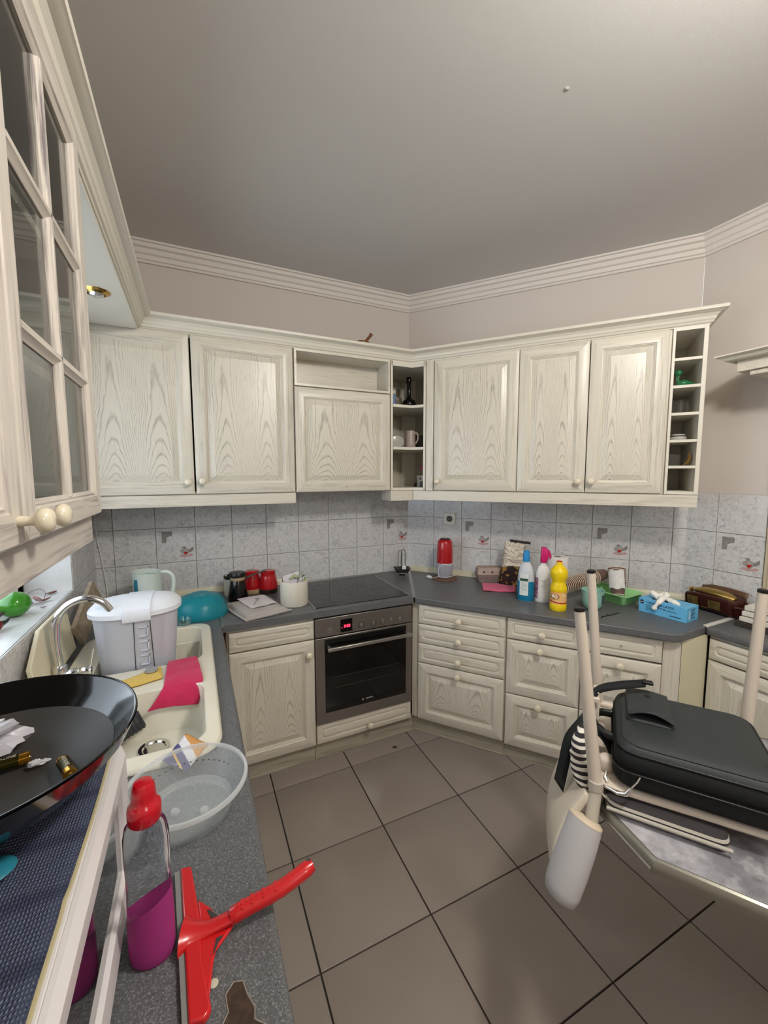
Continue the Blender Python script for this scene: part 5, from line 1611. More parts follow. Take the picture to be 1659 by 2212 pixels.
for sx_ in (-.018, .016):
    obj('roof_print', MB().loft([[(x + sx_, -.0290, z) for x, z in ((-.010, .050), (.010, .050), (0, .070))]], cap0=False, cap1=True), mat('print_red', rgb(96, 28, 34), .5), ob)
obj('foot', MB().tube([(-.055, -.01, .0), (-.055, -.01, .03)], [.014, .007], 8), M_black, ob)
one('pink_candle', 'pink tea-light cup on a thin stem above the castle burner', 'candle', MB().lathe([(.002, 0), (.003, .001), (.003, .030), (.024, .034), (.026, .062), (.024, .064)], seg=24), mat('candle_pink', rgb(178, 84, 104), .4), loc=(1.452, 2.452, onshelf(0) + .080), ang=50)

# ================================================================== bottle rack contents
def inB(s, d, z): p_ = PB + dB * s + nB * d; return (p_.x, p_.y, z)
M_ggl = mat('dark_green_glass', (.05, .36, .14, 1), .05, trans=.6)
dk = thing('glass_duck', 'dark green glass bird figurine in the second cubbyhole from the top', 'figurine', inB(1.632, .29, CUB[1] + .0075), TB)
obj('body', MB().lathe([(.001, -.034), (.014, -.026), (.020, -.005), (.018, .012), (.008, .030), (.003, .042)], (0, 0, .019), 'x', 18), M_ggl, dk, ang=60)
obj('neck', MB().tube(spline([(-.020, 0, .026), (-.028, 0, .044), (-.024, 0, .060), (-.024, 0, .068)], 4), [.007] * 13, 10), M_ggl, dk, ang=60)
obj('head', MB().lathe([(.001, -.016), (.013, -.010), (.017, .002), (.012, .013), (.001, .018)], (-.026, 0, .074), 'x', 16), M_ggl, dk, ang=60)
one('glass_tumbler', 'faceted clear glass lying in the third cubbyhole from the top', 'glass', MB().lathe([(.026, 0), (.034, .004), (.036, .07), (.033, .07), (.031, .01), (.001, .008)], seg=14), M_glass, loc=inB(1.628, .27, CUB[2] + .0075), ang=30)
wd = thing('lidded_dish', 'white lidded dish with black rim line in the fourth cubbyhole from the top', 'dish', inB(1.626, .27, CUB[3] + .0075))
obj('dish', MB().lathe([(.026, 0), (.036, .006), (.037, .016), (.030, .022)], seg=28), mat('china', (1, 1, 1, 1)), wd, ang=60)
obj('rim_line', MB().lathe([(.0325, .0200), (.0335, .0225), (.0325, .025)], seg=28, cap0=False, cap1=False), M_black, wd)
obj('lid', MB().lathe([(.032, .024), (.030, .030), (.026, .033), (.001, .034)], seg=28), mat('china', (1, 1, 1, 1)), wd, ang=60)
one('glass_block', 'square clear glass in the fifth cubbyhole from the top', 'glass', MB().loft([[(x, y, z) for x, y in rrect(.056, .056, .008, 0, 3, -.028, -.028)] for z in (0, .060)] , cap1=False), M_glass, loc=inB(1.615, .25, CUB[4] + .0075), rot=(0, 0, TB), ang=40)
one('amber_shell', 'amber coloured curved ornament at the right side of the fifth cubbyhole', 'ornament', MB().tube(spline([(.0, 0, .004), (.018, 0, .018), (.024, 0, .045), (.018, 0, .068)], 4), [.008, .010, .013, .015, .016, .016, .016, .015, .014, .012, .010, .008, .006], 10, flat=(1, .5)), mat('amber', rgb(120, 92, 44), .3), loc=inB(1.650, .30, CUB[4] + .0075), rot=(0, 0, TB), ang=60)

# ================================================================== foreground on the left worktop
tb_ = thing('plastic_tub', 'clear round plastic tub with an inch of water on the left worktop', 'tub', (-.040, .920, ZT))
M_pp = film_mat('clear_polyprop', (.62, .65, .65, 1), .17, .12)
obj('shell', MB().lathe([(.078, .003), (.084, 0), (.089, .003), (.1165, .066), (.120, .067), (.1225, .070), (.1215, .073), (.1175, .0735), (.1155, .071), (.0875, .005), (.084, .003)], seg=64, cap0=True, cap1=True), M_pp, tb_, ang=40)
obj('rim', MB().lathe([(.1175, .0655), (.1235, .0665), (.1245, .0705), (.1225, .0745), (.117, .0745), (.1163, .071)], seg=64, cap0=False, cap1=False), film_mat('rim_haze', (.80, .82, .82, 1), .38, .2), tb_, ang=60)
obj('water', MB().lathe([(.086, .0055), (.0905, .014), (.001, .0142)], seg=48), film_mat('water', (.80, .86, .86, 1), .12, .02), tb_, ang=30)
for k in range(2):
    b_ = MB().lathe([(.0095 * math.sin(R(a)), .0095 * math.cos(R(a))) for a in range(90, -1, -15)], seg=20, cap0=False, cap1=False)
    obj('bubble', b_, film_mat('bubble_film', (.95, .97, .97, 1), .25, .03), tb_, ((-.026, .030)[k], (-.010, -.030)[k], .0143), ang=180)
for k in range(16):
    a = R(35 + k * 7.5)
    obj('vent_slot', MB().box((-.0020, -.0006, -.0012), (.0020, .0006, .0012)), M_black, tb_, (.1045 * math.cos(a), .1045 * math.sin(a), .042), (0, 0, a + PI / 2))

# dish soap
so_ = thing('soap_bottle', 'clear squeeze bottle of magenta washing-up liquid with a red cap', 'bottle', (-.0865, .650, ZT), R(-8))
def ob_(prof, a_, m, nm, par, cap1=True, ang=50, sc=1.0):
    return obj(nm, MB().loft([[(.0315 * k * math.cos(t) * sc, .0225 * k * math.sin(t) * sc, z) for t in [2 * PI * i / 36 for i in range(36)]] for k, z in prof], True, cap1), m, par, ang=ang)
M_petb = mat('pet_clear', (.94, .92, .94, 1), .05, trans=1.0, ior=1.13)
ob_([(.84, 0), (.97, .006), (1.0, .02), (1.0, .07), (.95, .11), (.94, .14), (.98, .17), (.97, .20), (.86, .218), (.64, .229), (.58, .232), (.58, .240)], 0, M_petb, 'bottle_body', so_)
liq = []
for k, z in ((.84, -.0004), (.975, .006), (1.004, .02), (1.004, .070), (.968, .095)):
    liq.append([((.0318 * k) * math.cos(t), (.0228 * k) * math.sin(t), z + (.0 if z < .08 else .016 * math.cos(t))) for t in [2 * PI * i / 36 for i in range(36)]])
obj('liquid', MB().loft(liq), mat('magenta_soap', rgb(168, 62, 128), .12, trans=.15, ior=1.1), so_, ang=50)
obj('cap', MB().lathe([(.0205, .224), (.0225, .227), (.0225, .243), (.0215, .249), (.0185, .253), (.0165, .256), (.0165, .264), (.0150, .277), (.0120, .283), (.001, .285)], seg=32), mat('cap_red', rgb(186, 16, 34), .22, coat=.4), so_, ang=40)

# squeegee
M_sqr = mat('squeegee_red', rgb(196, 30, 34), .25, coat=.3)
sq = thing('squeegee', 'red plastic window squeegee with a grey rubber blade lying on the worktop', 'squeegee', (-.045, .655, ZT))
T_ = lambda P_: [(x + .045, y - .655) for x, y in P_]
obj('rubber_blade', MB().prism(T_([(-.062, .770), (-.048, .770), (-.030, .530), (-.044, .530)]), .004, .010), mat('rubber_grey', rgb(128, 128, 126), .6), sq, bev=.001)
head = T_([(-.050, .770), (-.034, .766), (-.026, .742), (-.022, .690), (-.004, .668), (.020, .652), (.030, .636), (.018, .622), (.004, .606), (-.006, .588), (-.008, .535), (-.016, .528), (-.036, .530)])
obj('blade_holder', MB().prism(T_([(-.052, .770), (-.034, .766), (-.0240, .690), (-.020, .660), (-.018, .600), (-.008, .535), (-.016, .527), (-.036, .530)]), .003, .015), M_sqr, sq, bev=.003)
obj('web', MB().prism(T_([(-.024, .700), (-.004, .676), (.004, .658), (.016, .654), (.026, .648), (.030, .634), (.018, .622), (.000, .606), (-.004, .590), (-.010, .552), (-.020, .580), (-.022, .660)]), .006, .012), M_sqr, sq, bev=.003)
for c3 in ([(-.010, .672), (-.006, .672), (.006, .654), (-.004, .656)], [(-.004, .600), (.004, .614), (.012, .622), (.002, .622)]):
    obj('web_hole', MB().prism(T_(c3), .0055, .0132), mat('hole_dark', rgb(60, 56, 56), .8), sq)
hp = spline([(.000, -.006, .010), (.030, -.013, .013), (.060, -.016, .018), (.095, -.018, .026), (.150, -.020, .036), (.206, -.012, .047)], 6)
obj('neck', MB().tube(hp[:16], [.030, .026, .022, .019, .017, .015, .0135, .0125, .012, .0118, .0115, .0115, .0115, .0115, .0115, .0115], 16, flat=(1, .6)), M_sqr, sq, ang=60)
gp = hp[14:]
obj('grip', MB().tube([gp[0]] + gp[1:], [.0115] + [.0122 + .0006 * (k % 2) for k in range(len(gp) - 3)] + [.0125, .010], 18), M_sqr, sq, ang=60)
for k in range(8):
    for j in (-1, 0, 1):
        q_ = gp[2 + k] if 2 + k < len(gp) - 1 else gp[-2]
        obj('grip_bump', MB().lathe([(.0034, 0), (.0028, .0012), (.001, .0018)], (0, 0, 0), seg=8), M_sqr, sq, (q_[0], q_[1] + j * .006 * (1 if k % 2 else .6), q_[2] + .0118 - abs(j) * .0018))
obj('hang_hole', MB().lathe([(.004, -.012), (.004, .012)], (.199, -.0105, .045), 'z', 12), MATS['hole_dark'], sq)
one('white_bottle_ring', 'tiny cream plastic button on the worktop beside the squeegee', 'button', MB().lathe([(.0058, 0), (.0062, .001), (.0055, .002), (.001, .0022)], (-.004, .572, ZT), seg=20), mat('button_cream', rgb(196, 190, 172), .6))

# microwave with cloth, wok on top
mw = thing('microwave', 'white microwave oven with a dark glass door on the left worktop', 'microwave', (-.325, .50, ZT))
MX, MY0, MY1, MT = -.127, .22, .800, 1.132
M_mww = mat('microwave_white', rgb(214, 210, 210), .35)
loc_ = lambda x, y, z: (x + .325, y - .50, z - ZT)
bx = MB().box(loc_(-.505, MY0, .882), loc_(MX - .012, MY1, MT))
obj('casing', bx, M_mww, mw, bev=.004)
fr_ = MB(); ring_panel(fr_, MY1 - MY0, MT - .884, [(0, 0, .008), (0, -.006, .008), (.012, -.014, .006), (.018, -.014, .004), (.047, -.011, .004), (.050, -.003, .003), (.050, 0, .003)], cap0=False, cap1=False)
o_ = obj('door_frame', fr_, M_mww, mw, (MX - .014 + .325, MY0 - .50, .884 - ZT), (0, 0, R(90)), ang=25)
obj('door_glass', MB().box((.049, -.004, .049), (MY1 - MY0 - .049, -.002, MT - .884 - .049)), mat('microwave_glass', rgb(20, 17, 17), .04, coat=.6), mw, (MX - .014 + .325, MY0 - .50, .884 - ZT), (0, 0, R(90)))
for fx in (-.48, -.17):
    for fy in (MY0 + .04, MY1 - .04):
        obj('foot', MB().lathe([(.012, 0), (.013, .013)], loc_(fx, fy, ZT), seg=12), M_black, mw)
# knitted blue cloth draped on the microwave
def f_(u, v):
    x = -.1465 - .004 * (v < .7) * 0 - (.345) * u; y = MY0 + (MY1 - .004 - MY0) * v
    x += nz((y * 3, 0, 0), 2, .003, 2) * (1 - u)
    z = MT + .003 + .0035 * max(0, noise.noise(Vector((x * 9, y * 7, 1)))) + .004 * math.exp(-((y - .42 + x * .6) / .012) ** 2)
    return (x, y, z)
M_knit = mat('blue_knit', rgb(70, 82, 112), .95)
t_ = NT(M_knit); tc_ = t_.n('ShaderNodeTexCoord')
wv = t_.n('ShaderNodeTexWave', wave_type='BANDS', bands_direction='Y'); wv.inputs['Scale'].default_value = 62; wv.inputs['Distortion'].default_value = 2.4; wv.inputs['Detail'].default_value = 1
t_.l(tc_.outputs['Object'], wv.inputs['Vector'])
wv2 = t_.n('ShaderNodeTexWave', wave_type='BANDS', bands_direction='X'); wv2.inputs['Scale'].default_value = 88; wv2.inputs['Distortion'].default_value = 2.0
t_.l(tc_.outputs['Object'], wv2.inputs['Vector'])
hh_ = t_.math('MULTIPLY', wv.outputs['Fac'], wv2.outputs['Fac'])
wv3 = t_.n('ShaderNodeTexWave', wave_type='BANDS', bands_direction='Y'); wv3.inputs['Scale'].default_value = 4.2; wv3.inputs['Distortion'].default_value = 1.5
t_.l(tc_.outputs['Object'], wv3.inputs['Vector'])
dk_ = t_.rng(wv3.outputs['Fac'], .0, .25, .6, 0)
c_ = t_.mix(t_.rng(hh_, .1, .5), rgb(58, 64, 88), rgb(112, 122, 146))
t_.l(t_.mix(dk_, c_, rgb(36, 42, 70)), t_.b.inputs['Base Color'])
t_.bump(hh_, 1.0, .003)
cl = thing('knitted_cloth', 'blue grey knitted cloth spread on top of the microwave under the wok', 'cloth', (0, 0, 0))
obj('knit', MB().grid(24, 40, f_), M_knit, cl, solid=.0025)
obj('hem', MB().tube([tuple(Vector(f_(0, k / 30)) + Vector((.002, 0, 0))) for k in range(31)], .0024, 6), mat('hem_beige', rgb(176, 166, 132), .9), cl)
# wok
wk = thing('wok', 'large black glossy wok standing on the cloth on the microwave', 'wok', (-.282, .690, MT + .006))
wr = [(.050, 0), (.060, .001), (.100, .016), (.145, .048), (.172, .082), (.186, .106), (.188, .108), (.186, .1085), (.1835, .106), (.170, .083), (.143, .051), (.112, .026), (.098, .0165), (.075, .008), (.001, .0055)]
obj('pan', MB().lathe(wr, seg=96), mat('wok_black', rgb(20, 18, 17), .13, spec=.4, coat=.15), wk, ang=60)
obj('outer_band', MB().lathe([(.1735, .0812), (.1875, .1050), (.1885, .1050), (.1765, .0800)], seg=96, cap0=False, cap1=False), mat('wok_side', rgb(120, 114, 110), .10, .95), wk, ang=60)
obj('cooking_surface', MB().lathe([(.001, .0062), (.075, .0088), (.098, .0172), (.112, .0267), (.1425, .0512), (.156, .0655), (.1555, .0665), (.142, .0525), (.111, .0275), (.075, .0095), (.001, .007)], seg=72, cap0=False, cap1=False), mat('wok_nonstick', rgb(58, 54, 50), .5), wk, ang=60)
# batteries
def battery(label, p, d, txt=None):
    b = thing('battery', label, 'battery', p, group='loose batteries in the wok')
    v_ = Vector(d).normalized(); q = v_.to_track_quat('X', 'Z').to_euler()
    b.rotation_euler = q
    b.scale = (1.2, 1.2, 1.2)
    obj('casing', MB().lathe([(.0062, -.0225), (.0071, -.0220), (.0071, .012)], ax='x', seg=24), mat('battery_dark', rgb(66, 60, 22), .25, .7), b, ang=40)
    obj('gold_end', MB().lathe([(.0072, .012), (.0072, .0220), (.0062, .0225)], ax='x', seg=24, cap0=False), mat('battery_gold', rgb(206, 150, 50), .2, .9), b, ang=40)
    obj('terminal', MB().lathe([(.0028, .022), (.0028, .0242)], ax='x', seg=14), M_chrome, b)
    obj('gold_band', MB().lathe([(.00715, -.0225), (.0073, -.0205), (.0073, -.018), (.00715, -.0178)], ax='x', seg=24, cap0=False, cap1=False), mat('battery_gold', (1, 1, 1, 1)), b)
    if txt:
        text(txt, .0062, mat('print_silver', rgb(206, 200, 180), .4), b, (-.005, 0.0, .0073), (0, 0, 0), .0001)
    return b
battery('gold and black battery leaning on the wok wall nearest the camera', (-.190, .712, MT + .034), (.40, -.92, .08), 'ALKALINE')
battery('gold-tipped battery at the left edge of the picture in the wok', (-.276, .768, MT + .030), (.97, .10, .03), 'ALKALINE')
def crumple(seed, c_, sx, sy, sz):
    def fn(u, v):
        a = 2 * PI * u; b = PI * v
        p = Vector((math.cos(a) * math.sin(b), math.sin(a) * math.sin(b), math.cos(b)))
        k = 1 + noise.noise(p * 1.8 + Vector((seed, 0, 0))) * .9 + noise.noise(p * 4 + Vector((0, seed, 0))) * .35
        return (c_[0] + p.x * sx * k, c_[1] + p.y * sy * k, c_[2] + p.z * sz * k)
    return fn
M_pbag = mat('plastic_bag', (.78, .76, .82, 1), .15, alpha=.6, bump=.6, bscale=30)
one('plastic_bag', 'crumpled clear plastic bag in the wok at the left edge of the picture', 'bag', MB().grid(30, 18, crumple(4, (-.328, .790, MT + .062), .050, .030, .028)), M_pbag, ang=25)
one('plastic_wrap_scrap', 'small scrap of clear plastic wrap beside the batteries in the wok', 'wrap', MB().grid(20, 10, crumple(9, (-.236, .758, MT + .026), .012, .006, .004)), M_pbag, ang=25)
# teal handle end at the left edge
one('teal_spoon', 'teal plastic spoon end lying on the knitted cloth at the left edge', 'spoon', MB().lathe([(.001, -.005), (.018, -.002), (.022, .003), (.016, .008), (.001, .010)], (-.232, .572, MT + .014), seg=24, sx=1.2, sy=1.0, cap0=False, cap1=False), mat('teal_plastic', rgb(40, 120, 140), .3), ang=60)

# ================================================================== table
u_ = Vector((.533, -.846)); w_v = Vector((.846, .533))
c1 = Vector((.918, .645)); c2 = Vector((.884, .487))
TZ_ = .750
far1 = c1 + w_v * .56
poly = [c1, c2, c2 + u_ * 1.15, c2 + u_ * 1.28 + w_v * .12, c2 + u_ * 1.28 + w_v * .62, c2 + u_ * 1.1 + w_v * .76, far1 + u_ * .14, far1]
cen = sum(poly, Vector((0, 0))) / len(poly)
tbl = thing('kitchen_table', 'marbled grey table top with metal edging and clipped corners at bottom right', 'table', (cen.x, cen.y, 0))
L_ = [(p.x - cen.x, p.y - cen.y) for p in poly][::-1]
L_ = L_[::-1]
mt = mat('table_marble', rgb(150, 148, 152), .22)
t_ = NT(mt); tc_ = t_.n('ShaderNodeTexCoord')
n1_ = t_.noise(tc_.outputs['Object'], 7, 6, .62)
c_ = t_.mix(t_.rng(n1_, .35, .62), rgb(108, 108, 112), rgb(172, 170, 176))
n2_ = t_.noise(tc_.outputs['Object'], 19, 5, .6)
t_.l(t_.mix(t_.rng(n2_, .52, .66, 0, .5), c_, rgb(196, 194, 198)), t_.b.inputs['Base Color'])
def shrink(P_, d):
    n = len(P_); out = []
    for i in range(n):
        a = Vector(P_[i]) - Vector(P_[i - 1]); b = Vector(P_[(i + 1) % n]) - Vector(P_[i]); a.normalize(); b.normalize()
        na = Vector((-a.y, a.x)); nb = Vector((-b.y, b.x)); m_ = (na + nb); m_ = m_ * (2 / m_.length_squared) * .5 * 1.0
        m_ = (na + nb) / (1 + na.dot(nb))
        out.append(tuple(Vector(P_[i]) + m_ * d))
    return out
area = sum(L_[i][0] * L_[(i + 1) % len(L_)][1] - L_[(i + 1) % len(L_)][0] * L_[i][1] for i in range(len(L_)))
sg = 1 if area > 0 else -1
if sg < 0:
    L_ = L_[::-1]
obj('top', MB().prism(shrink(L_, .012), TZ_ - .028, TZ_), mt, tbl, bev=.001)
rings = []
for ins, z in ((.012, TZ_ + .0005), (.008, TZ_ + .002), (.003, TZ_ - .001), (-.002, TZ_ - .010), (-.003, TZ_ - .020), (.001, TZ_ - .032), (.012, TZ_ - .034)):
    rings.append([(x, y, z) for x, y in shrink(L_, ins)])
obj('metal_edging', MB().loft(rings, False, False), mat('edging_metal', rgb(150, 148, 138), .3, .75), tbl, ang=25)
lipa, lipb = Vector((c1.x - cen.x, c1.y - cen.y)), Vector((c2.x - cen.x, c2.y - cen.y))
obj('bright_lip', MB().tube([(lipa.x - .003, lipa.y - .004, TZ_ - .022), (lipb.x - .003, lipb.y + .004, TZ_ - .022)], .0028, 8), M_alu, tbl)
p_ = c2 + u_ * .64 + w_v * .40 - cen
obj('pedestal', MB().lathe([(.045, .03), (.040, .05), (.036, .30), (.036, TZ_ - .05), (.12, TZ_ - .034)], (p_.x, p_.y, 0), seg=28), mat('leg_metal', rgb(60, 58, 56), .4, .3), tbl, ang=40)
obj('foot_plate', MB().lathe([(.23, 0), (.235, .008), (.20, .020), (.06, .034), (.04, .036)], (p_.x, p_.y, 0), seg=40), mat('leg_metal', (1, 1, 1, 1)), tbl, ang=40)

# ================================================================== upturned chair on the table
e_ = Vector((.79, .61)); e_.normalize(); ue = Vector((.61, -.79)); ue.normalize()
A1 = Vector((.905, .655)); A2 = A1 + e_ * .40; A3 = A2 + ue * .42; A4 = A1 + ue * .42
SZ = .800
chx = thing('upturned_chair', 'beige tubular chair turned upside down on the table with black rubber feet', 'chair', ((A1.x + A3.x) / 2, (A1.y + A3.y) / 2, SZ - .025))
O = Vector(chx.location)
V3 = lambda p, z: (p.x - O.x, p.y - O.y, z - O.z)
M_ch = mat('chair_beige', rgb(206, 194, 180), .4)
tops = [(.888, .706, 1.250), (1.196, .912, 1.272), (1.455, .560, 1.265), (1.140, .330, 1.255)]
bases = [(.912, .655, .800), (1.236, .892, .800), (1.452, .574, .800), (1.165, .335, .800)]
for a, b in zip(bases, tops):
    a_, b_ = Vector(a) - O, Vector(b) - O
    lg_ = obj('leg', MB().tube([a_, a_.lerp(b_, .5), b_], [.0165, .0150, .0130], 20, cap=True), M_ch, chx, ang=60)
    obj('rubber_foot', MB().tube([b_ - (b_ - a_) * .004, b_ + (b_ - a_) * .012, b_ + (b_ - a_) * .016], [.0138, .0138, .011], 20), M_black, lg_, ang=50)
# seat slab
def quadpoly(p0, p1, p2, p3, ins, r=.03, n=4):
    pts = []
    P_ = [p0, p1, p2, p3]
    c_ = sum(P_, Vector((0, 0))) / 4
    P_ = [p + (c_ - p).normalized() * ins for p in P_]
    for i in range(4):
        a = (P_[i - 1] - P_[i]).normalized(); b = (P_[(i + 1) % 4] - P_[i]).normalized()
        for k in range(n + 1):
            t = k / n
            pts.append(P_[i] + a * r * (1 - t) ** 2 + b * r * t ** 2)
    return pts
seatp = quadpoly(A1, A2, A3, A4, -.0, .05)
obj('seat', MB().loft([[V3(p, z) for p in quadpoly(A1, A2, A3, A4, i_, .05)] for i_, z in ((.012, SZ - .012), (.0, SZ - .004), (.0, SZ + .004), (.014, SZ + .010))]), M_ch, chx, ang=40)
# underside frame rails and slotted bracket by the far front leg
rail = MB()
for a, b in ((A1, A2), (A2, A3)):
    rail.tube([V3(a.lerp(b, .05), SZ + .014), V3(a.lerp(b, .95), SZ + .014)], .0095, 10)
obj('seat_frame', rail, M_ch, chx, ang=60)
bkm = MB()
q0 = A1.lerp(A2, .40) - ue * .006; q1 = A1.lerp(A2, .62) - ue * .006
for k in range(3):
    qa = q0.lerp(q1, k / 2 * .86); qb = q0.lerp(q1, k / 2 * .86 + .14)
    bkm.loft([[V3(qa, SZ + .012), V3(qb, SZ + .012), V3(qb + ue * .016, SZ + .012), V3(qa + ue * .016, SZ + .012)], [V3(qa, SZ + .150), V3(qb, SZ + .150), V3(qb + ue * .016, SZ + .150), V3(qa + ue * .016, SZ + .150)]])
for z in (.012, .07, .118):
    bkm.loft([[V3(q0, SZ + z), V3(q1, SZ + z), V3(q1 + ue * .014, SZ + z), V3(q0 + ue * .014, SZ + z)], [V3(q0, SZ + z + .022), V3(q1, SZ + z + .022), V3(q1 + ue * .014, SZ + z + .022), V3(q0 + ue * .014, SZ + z + .022)]])
obj('slotted_bracket', bkm, M_ch, chx, bev=.002)
obj('round_boss', MB().lathe([(.017, 0), (.020, .006), (.020, .030), (.014, .036)], V3(A1.lerp(A2, .16) + ue * .03, SZ + .010), seg=20), M_ch, chx, ang=50)
# back: tube going down from the near leg, wide curved shell, grey rolled end
P1 = Vector((.908, .652, .800)) - O
P2 = Vector((.884, .640, .735)) - O
obj('leg_collar', MB().tube([P1 + Vector((.001, 0, .012)), P1 + Vector((0, 0, -.010))], .0185, 20), mat('collar_grey', rgb(186, 178, 168), .4), chx)
obj('back_tube', MB().tube(spline([P1 + Vector((0, 0, .004)), P1 + Vector((-.004, -.003, -.022)), P2, P2 + Vector((-.012, -.008, -.04))], 5), .0155, 18), mat('tube_grey_beige', rgb(178, 170, 156), .4), chx, ang=60)
# shell swept along e_ with bulge
def shell_pt(s, t):
    """s 0..1 along the back width, t 0..1 from top (table side) downwards"""
    T0 = Vector((A1.x, A1.y, .775)) + Vector((e_.x, e_.y, 0)) * (-.015 + .40 * s)
    B0 = Vector((.782, .636, .560)) + Vector((e_.x, e_.y, 0)) * (.36 * s)
    p = T0.lerp(B0, t)
    k = math.sin(PI * min(1, .08 + s * .92)) ** .7 * (.022 + .030 * math.sin(PI * t)) + .02 * math.sin(PI * t)
    return p - Vector((ue.x, ue.y, 0)) * k - O
sh_ = MB().grid(24, 12, lambda a, b: tuple(shell_pt(a, b)))
obj('back_shell', sh_, mat('shell_beige', rgb(196, 186, 170), .45), chx, solid=.022, bev=.006, ang=60)
gA = Vector((.866, .645, .725)) - O; gB = Vector((.772, .638, .555)) - O
gd_ = (gB - gA)
pts_ = [gA + gd_ * t for t in (0, .08, .3, .6, .85, .96, 1.0)]
obj('grey_grip', MB().tube(pts_, [.042, .044, .046, .046, .044, .038, .024], 28, flat=(1, .75)), mat('foam_grey', rgb(176, 174, 176), .75, bump=.1), chx, ang=60)
obj('grip_cap', MB().tube([gA - gd_ * .035, gA - gd_ * .012, gA + gd_ * .01], [.036, .0425, .0430], 28, flat=(1, .75)), mat('cap_beige', rgb(202, 186, 164), .45), chx, ang=50)

# striped cushion, part flat under the seat, part bunched at the back
stp = mat('striped_cotton', rgb(206, 200, 190), .9)
t_ = NT(stp); tc_ = t_.n('ShaderNodeTexCoord')
wv = t_.n('ShaderNodeTexWave', wave_type='BANDS', bands_direction='Z'); wv.inputs['Scale'].default_value = 22; wv.inputs['Distortion'].default_value = 1.1; wv.inputs['Detail'].default_value = 1; wv.inputs['Detail Scale'].default_value = 1.4
t_.l(tc_.outputs['Object'], wv.inputs['Vector'])
t_.l(t_.mix(t_.rng(wv.outputs['Fac'], .46, .54), rgb(44, 40, 44), rgb(222, 216, 206)), t_.b.inputs['Base Color'])
cu = thing('seat_cushion', 'black and white striped seat cushion squashed between the upturned chair and the table', 'cushion', ((A1.x + A3.x) / 2, (A1.y + A3.y) / 2, TZ_))
OC = Vector(cu.location)
VC = lambda p, z: (p.x - OC.x, p.y - OC.y, z - OC.z)
grow = []
B1, B2, B3, B4 = A1 + ue * .03 - e_ * .020, A2 + ue * .01, A3 - ue * .14, A4 - e_ * .030 - ue * .145
M_band = [mat('stripe_dark', rgb(52, 48, 50), .9), mat('stripe_pale', rgb(176, 170, 160), .9)]
bands = [(.016, .0006), (.004, .004), (.0, .009), (-.002, .013), (-.003, .019), (-.002, .024), (.002, .030), (.010, .036)]
mbq = MB()
for k in range(len(bands) - 1):
    mbq.cur = k % 2
    mbq.loft([[VC(p, TZ_ + z) for p in quadpoly(B1, B2, B3, B4, i_, .03)] for i_, z in bands[k:k + 2]], k == 0, k == len(bands) - 2)
obj('pad', mbq, M_band, cu, ang=60)
obj('piping', MB().tube([VC(p, TZ_ + .018) for p in [B1.lerp(B4, k / 12) + (e_ * -.006) for k in range(13)]], .0045, 8), M_band[1], cu, ang=60)
cr_ = MB()
path3 = spline([(.915, .672, .770), (.918, .694, .790), (.930, .712, .822), (.952, .727, .856), (.985, .742, .884)], 7)
rr_ = [.019 + .011 * math.sin(PI * k / (len(path3) - 1)) + nz((k * .6, 0, 0), 1, .007, 3) for k in range(len(path3))]
obj('bunched_end', MB().tube([Vector(p) - OC for p in path3], rr_, 20, flat=(1.1, .8)), stp, cu, ang=60, sub=1)
obj('loose_corner', MB().tube([Vector(p) - OC for p in spline([(.912, .676, .776), (.906, .664, .758), (.910, .655, .745), (.914, .664, .765)], 4)], .014, 10, flat=(1.2, .6)), stp, cu, ang=60)
for k, pts in enumerate(([(.915, .650, .790), (.925, .632, .772), (.940, .606, .7555), (.965, .574, .7555)], [(.915, .650, .788), (.934, .636, .768), (.945, .612, .7555), (.962, .576, .7555)])):
    obj('tie', MB().tube([Vector(p) - OC for p in spline(pts, 5)], .0035, 6, flat=(1.3, .3)), M_band[1 - k], cu)

# laptop bag on the chair
bagt = thing('laptop_bag', 'black laptop bag lying flat on the underside of the upturned chair', 'bag', (1.17, .60, .812))
OB = Vector(bagt.location)
K0 = Vector((1.190, .812)); bu = Vector((.59, -.81)); bu.normalize(); bv = Vector((-.81, -.59)); bv.normalize()
WU, WV = .345, .325
def BP(a, b, z):
    p = K0 + bu * a + bv * b
    return (p.x - OB.x, p.y - OB.y, z - OB.z)
def brr(ins, r, z, n=5, a0=0, b0=0, wu=WU, wv_=WV):
    return [BP(x, y, z) for x, y in rrect(wu, wv_, r, ins, n, a0, b0)]
M_nyl = mat('bag_nylon', rgb(26, 28, 30), .7, bump=.5, bscale=900, spec=.3)
M_pu = mat('bag_front', rgb(44, 49, 50), .55, bump=.35, bscale=700)
ZB_ = .815
obj('main_body', MB().loft([brr(i_, r_, ZB_ + z)[::-1] for i_, z, r_ in ((.02, .0, .04), (.004, .006, .045), (0, .018, .045), (.002, .040, .045), (.006, .048, .045), (.002, .056, .045), (.002, .078, .045), (.010, .090, .042))]), M_nyl, bagt, ang=40)
obj('front_panel', MB().loft([brr(i_, r_, ZB_ + z)[::-1] for i_, z, r_ in ((.010, .088, .042), (.008, .094, .042), (.012, .103, .040), (.022, .110, .036), (.05, .114, .03))]), M_pu, bagt, ang=40)
for ins_, z in ((.009, .092), (.000, .046), (.0185, .1085)):
    loop = brr(ins_, .043, ZB_ + z)
    obj('piping', MB().tube(loop + [loop[0], loop[1]], .0028 if ins_ < .018 else .0016, 8), M_black if ins_ != .0185 else mat('piping_grey', rgb(32, 35, 36), .5), bagt, ang=60)
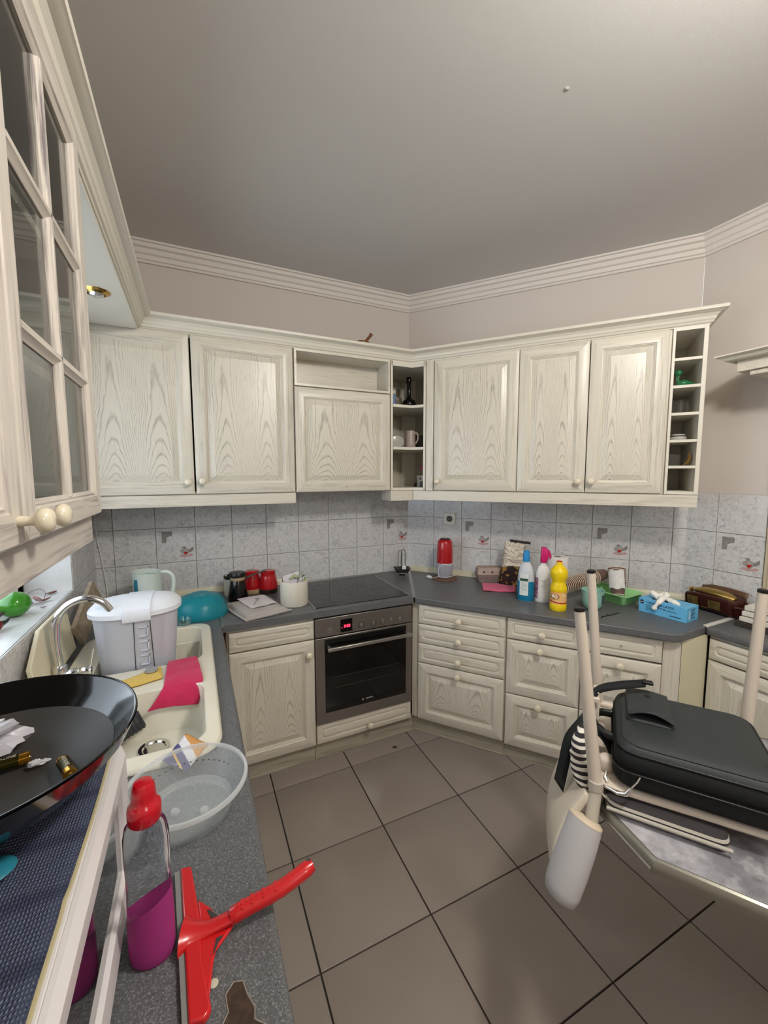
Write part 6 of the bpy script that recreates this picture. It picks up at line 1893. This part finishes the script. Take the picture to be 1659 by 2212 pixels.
# flap pocket
fp = MB()
def flap(a, b):
    x = .034 + .106 * a; y = .028 + .172 * b
    lift = .006 * math.sin(PI * a) + (.020 * max(0, b - .75) / .25 * math.sin(PI * (.15 + a * .75)))
    return BP(x, y, ZB_ + .1165 + .006 + lift)
obj('pocket_body', MB().loft([brr(i_, .018, ZB_ + z, 4, .032, .020, .112, .180)[::-1] for i_, z in ((0, .108), (.001, .118), (.006, .122))]), M_pu, bagt, ang=40)
obj('pocket_flap', MB().grid(14, 14, flap), M_pu, bagt, solid=.005, bev=.002, ang=60)
def ell(cx, cy, a, b, z): return [BP(cx + a * math.cos(t), cy + b * math.sin(t), z) for t in [2 * PI * k / 24 for k in range(24)]][::-1]
obj('oval_badge', MB().loft([ell(.088, .062, .009, .015, ZB_ + .126), ell(.088, .062, .009, .015, ZB_ + .1315), ell(.088, .062, .006, .011, ZB_ + .1325)]), mat('badge_dark', rgb(24, 26, 27), .35), bagt, ang=50)
# handle on the left side
obj('handle', MB().tube([BP(*p) for p in spline([(.004, .085, ZB_ + .060), (-.030, .095, ZB_ + .062), (-.046, .125, ZB_ + .064), (-.046, .165, ZB_ + .064), (-.030, .195, ZB_ + .060), (.004, .205, ZB_ + .056)], 5)], .0085, 10, flat=(1, 1.4)), mat('handle_rubber', rgb(22, 24, 24), .5), bagt, ang=60)
# shoulder strap: flat ribbon
def ribbon(L1, L2, n=6):
    a, b = spline(L1, n), spline(L2, n)
    mb = MB()
    vs = []
    for p, q in zip(a, b):
        vs += [Vector(p) - OB, Vector(q) - OB]
    mb.add(vs, [(2 * k, 2 * k + 1, 2 * k + 3, 2 * k + 2) for k in range(len(a) - 1)])
    return mb
obj('shoulder_strap', ribbon([(1.211, .723, .982), (1.137, .767, .971), (1.079, .782, .965), (1.039, .777, .948), (1.004, .768, .912), (.936, .772, .858), (.900, .761, .799), (.870, .749, .759)],
                             [(1.190, .709, .970), (1.118, .753, .956), (1.068, .770, .946), (1.050, .765, .925), (1.022, .755, .885), (.966, .740, .868), (.925, .738, .820), (.878, .724, .733)]), M_nyl, bagt, solid=.003)
obj('shoulder_strap', ribbon([(.962, .745, .884), (.995, .738, .896), (1.023, .730, .887), (1.043, .711, .857), (1.050, .690, .815)], [(.955, .742, .866), (.985, .728, .880), (1.005, .712, .860), (1.016, .700, .835), (1.012, .680, .806)]), M_nyl, bagt, solid=.003)
obj('strap_slider', MB().box((-.014, -.010, -.004), (.014, .010, .004)), M_black, bagt, tuple(Vector((1.205, .714, .978)) - OB), (0, 0, R(-50)), bev=.002)
# metal clips
clipp = BP(.020, .322, ZB_ + .012)
obj('snap_hook', MB().tube([BP(*p) for p in ((-.012, .330, ZB_ - .005), (.012, .345, ZB_ - .002), (.030, .350, ZB_ + .006), (.040, .345, ZB_ + .022))], [.003, .005, .006, .0035], 10), M_chrome, bagt, ang=60)
obj('snap_hook', MB().tube([BP(*p) for p in ((-.012, .290, ZB_ + .010), (-.016, .300, ZB_ + .0), (-.010, .312, ZB_ - .006))], .003, 8), M_chrome, bagt)
obj('zip_pull', MB().tube([BP(*p) for p in ((.040, .345, ZB_ + .022), (.052, .335, ZB_ + .034), (.060, .322, ZB_ + .045))], .0022, 8), M_chrome, bagt)
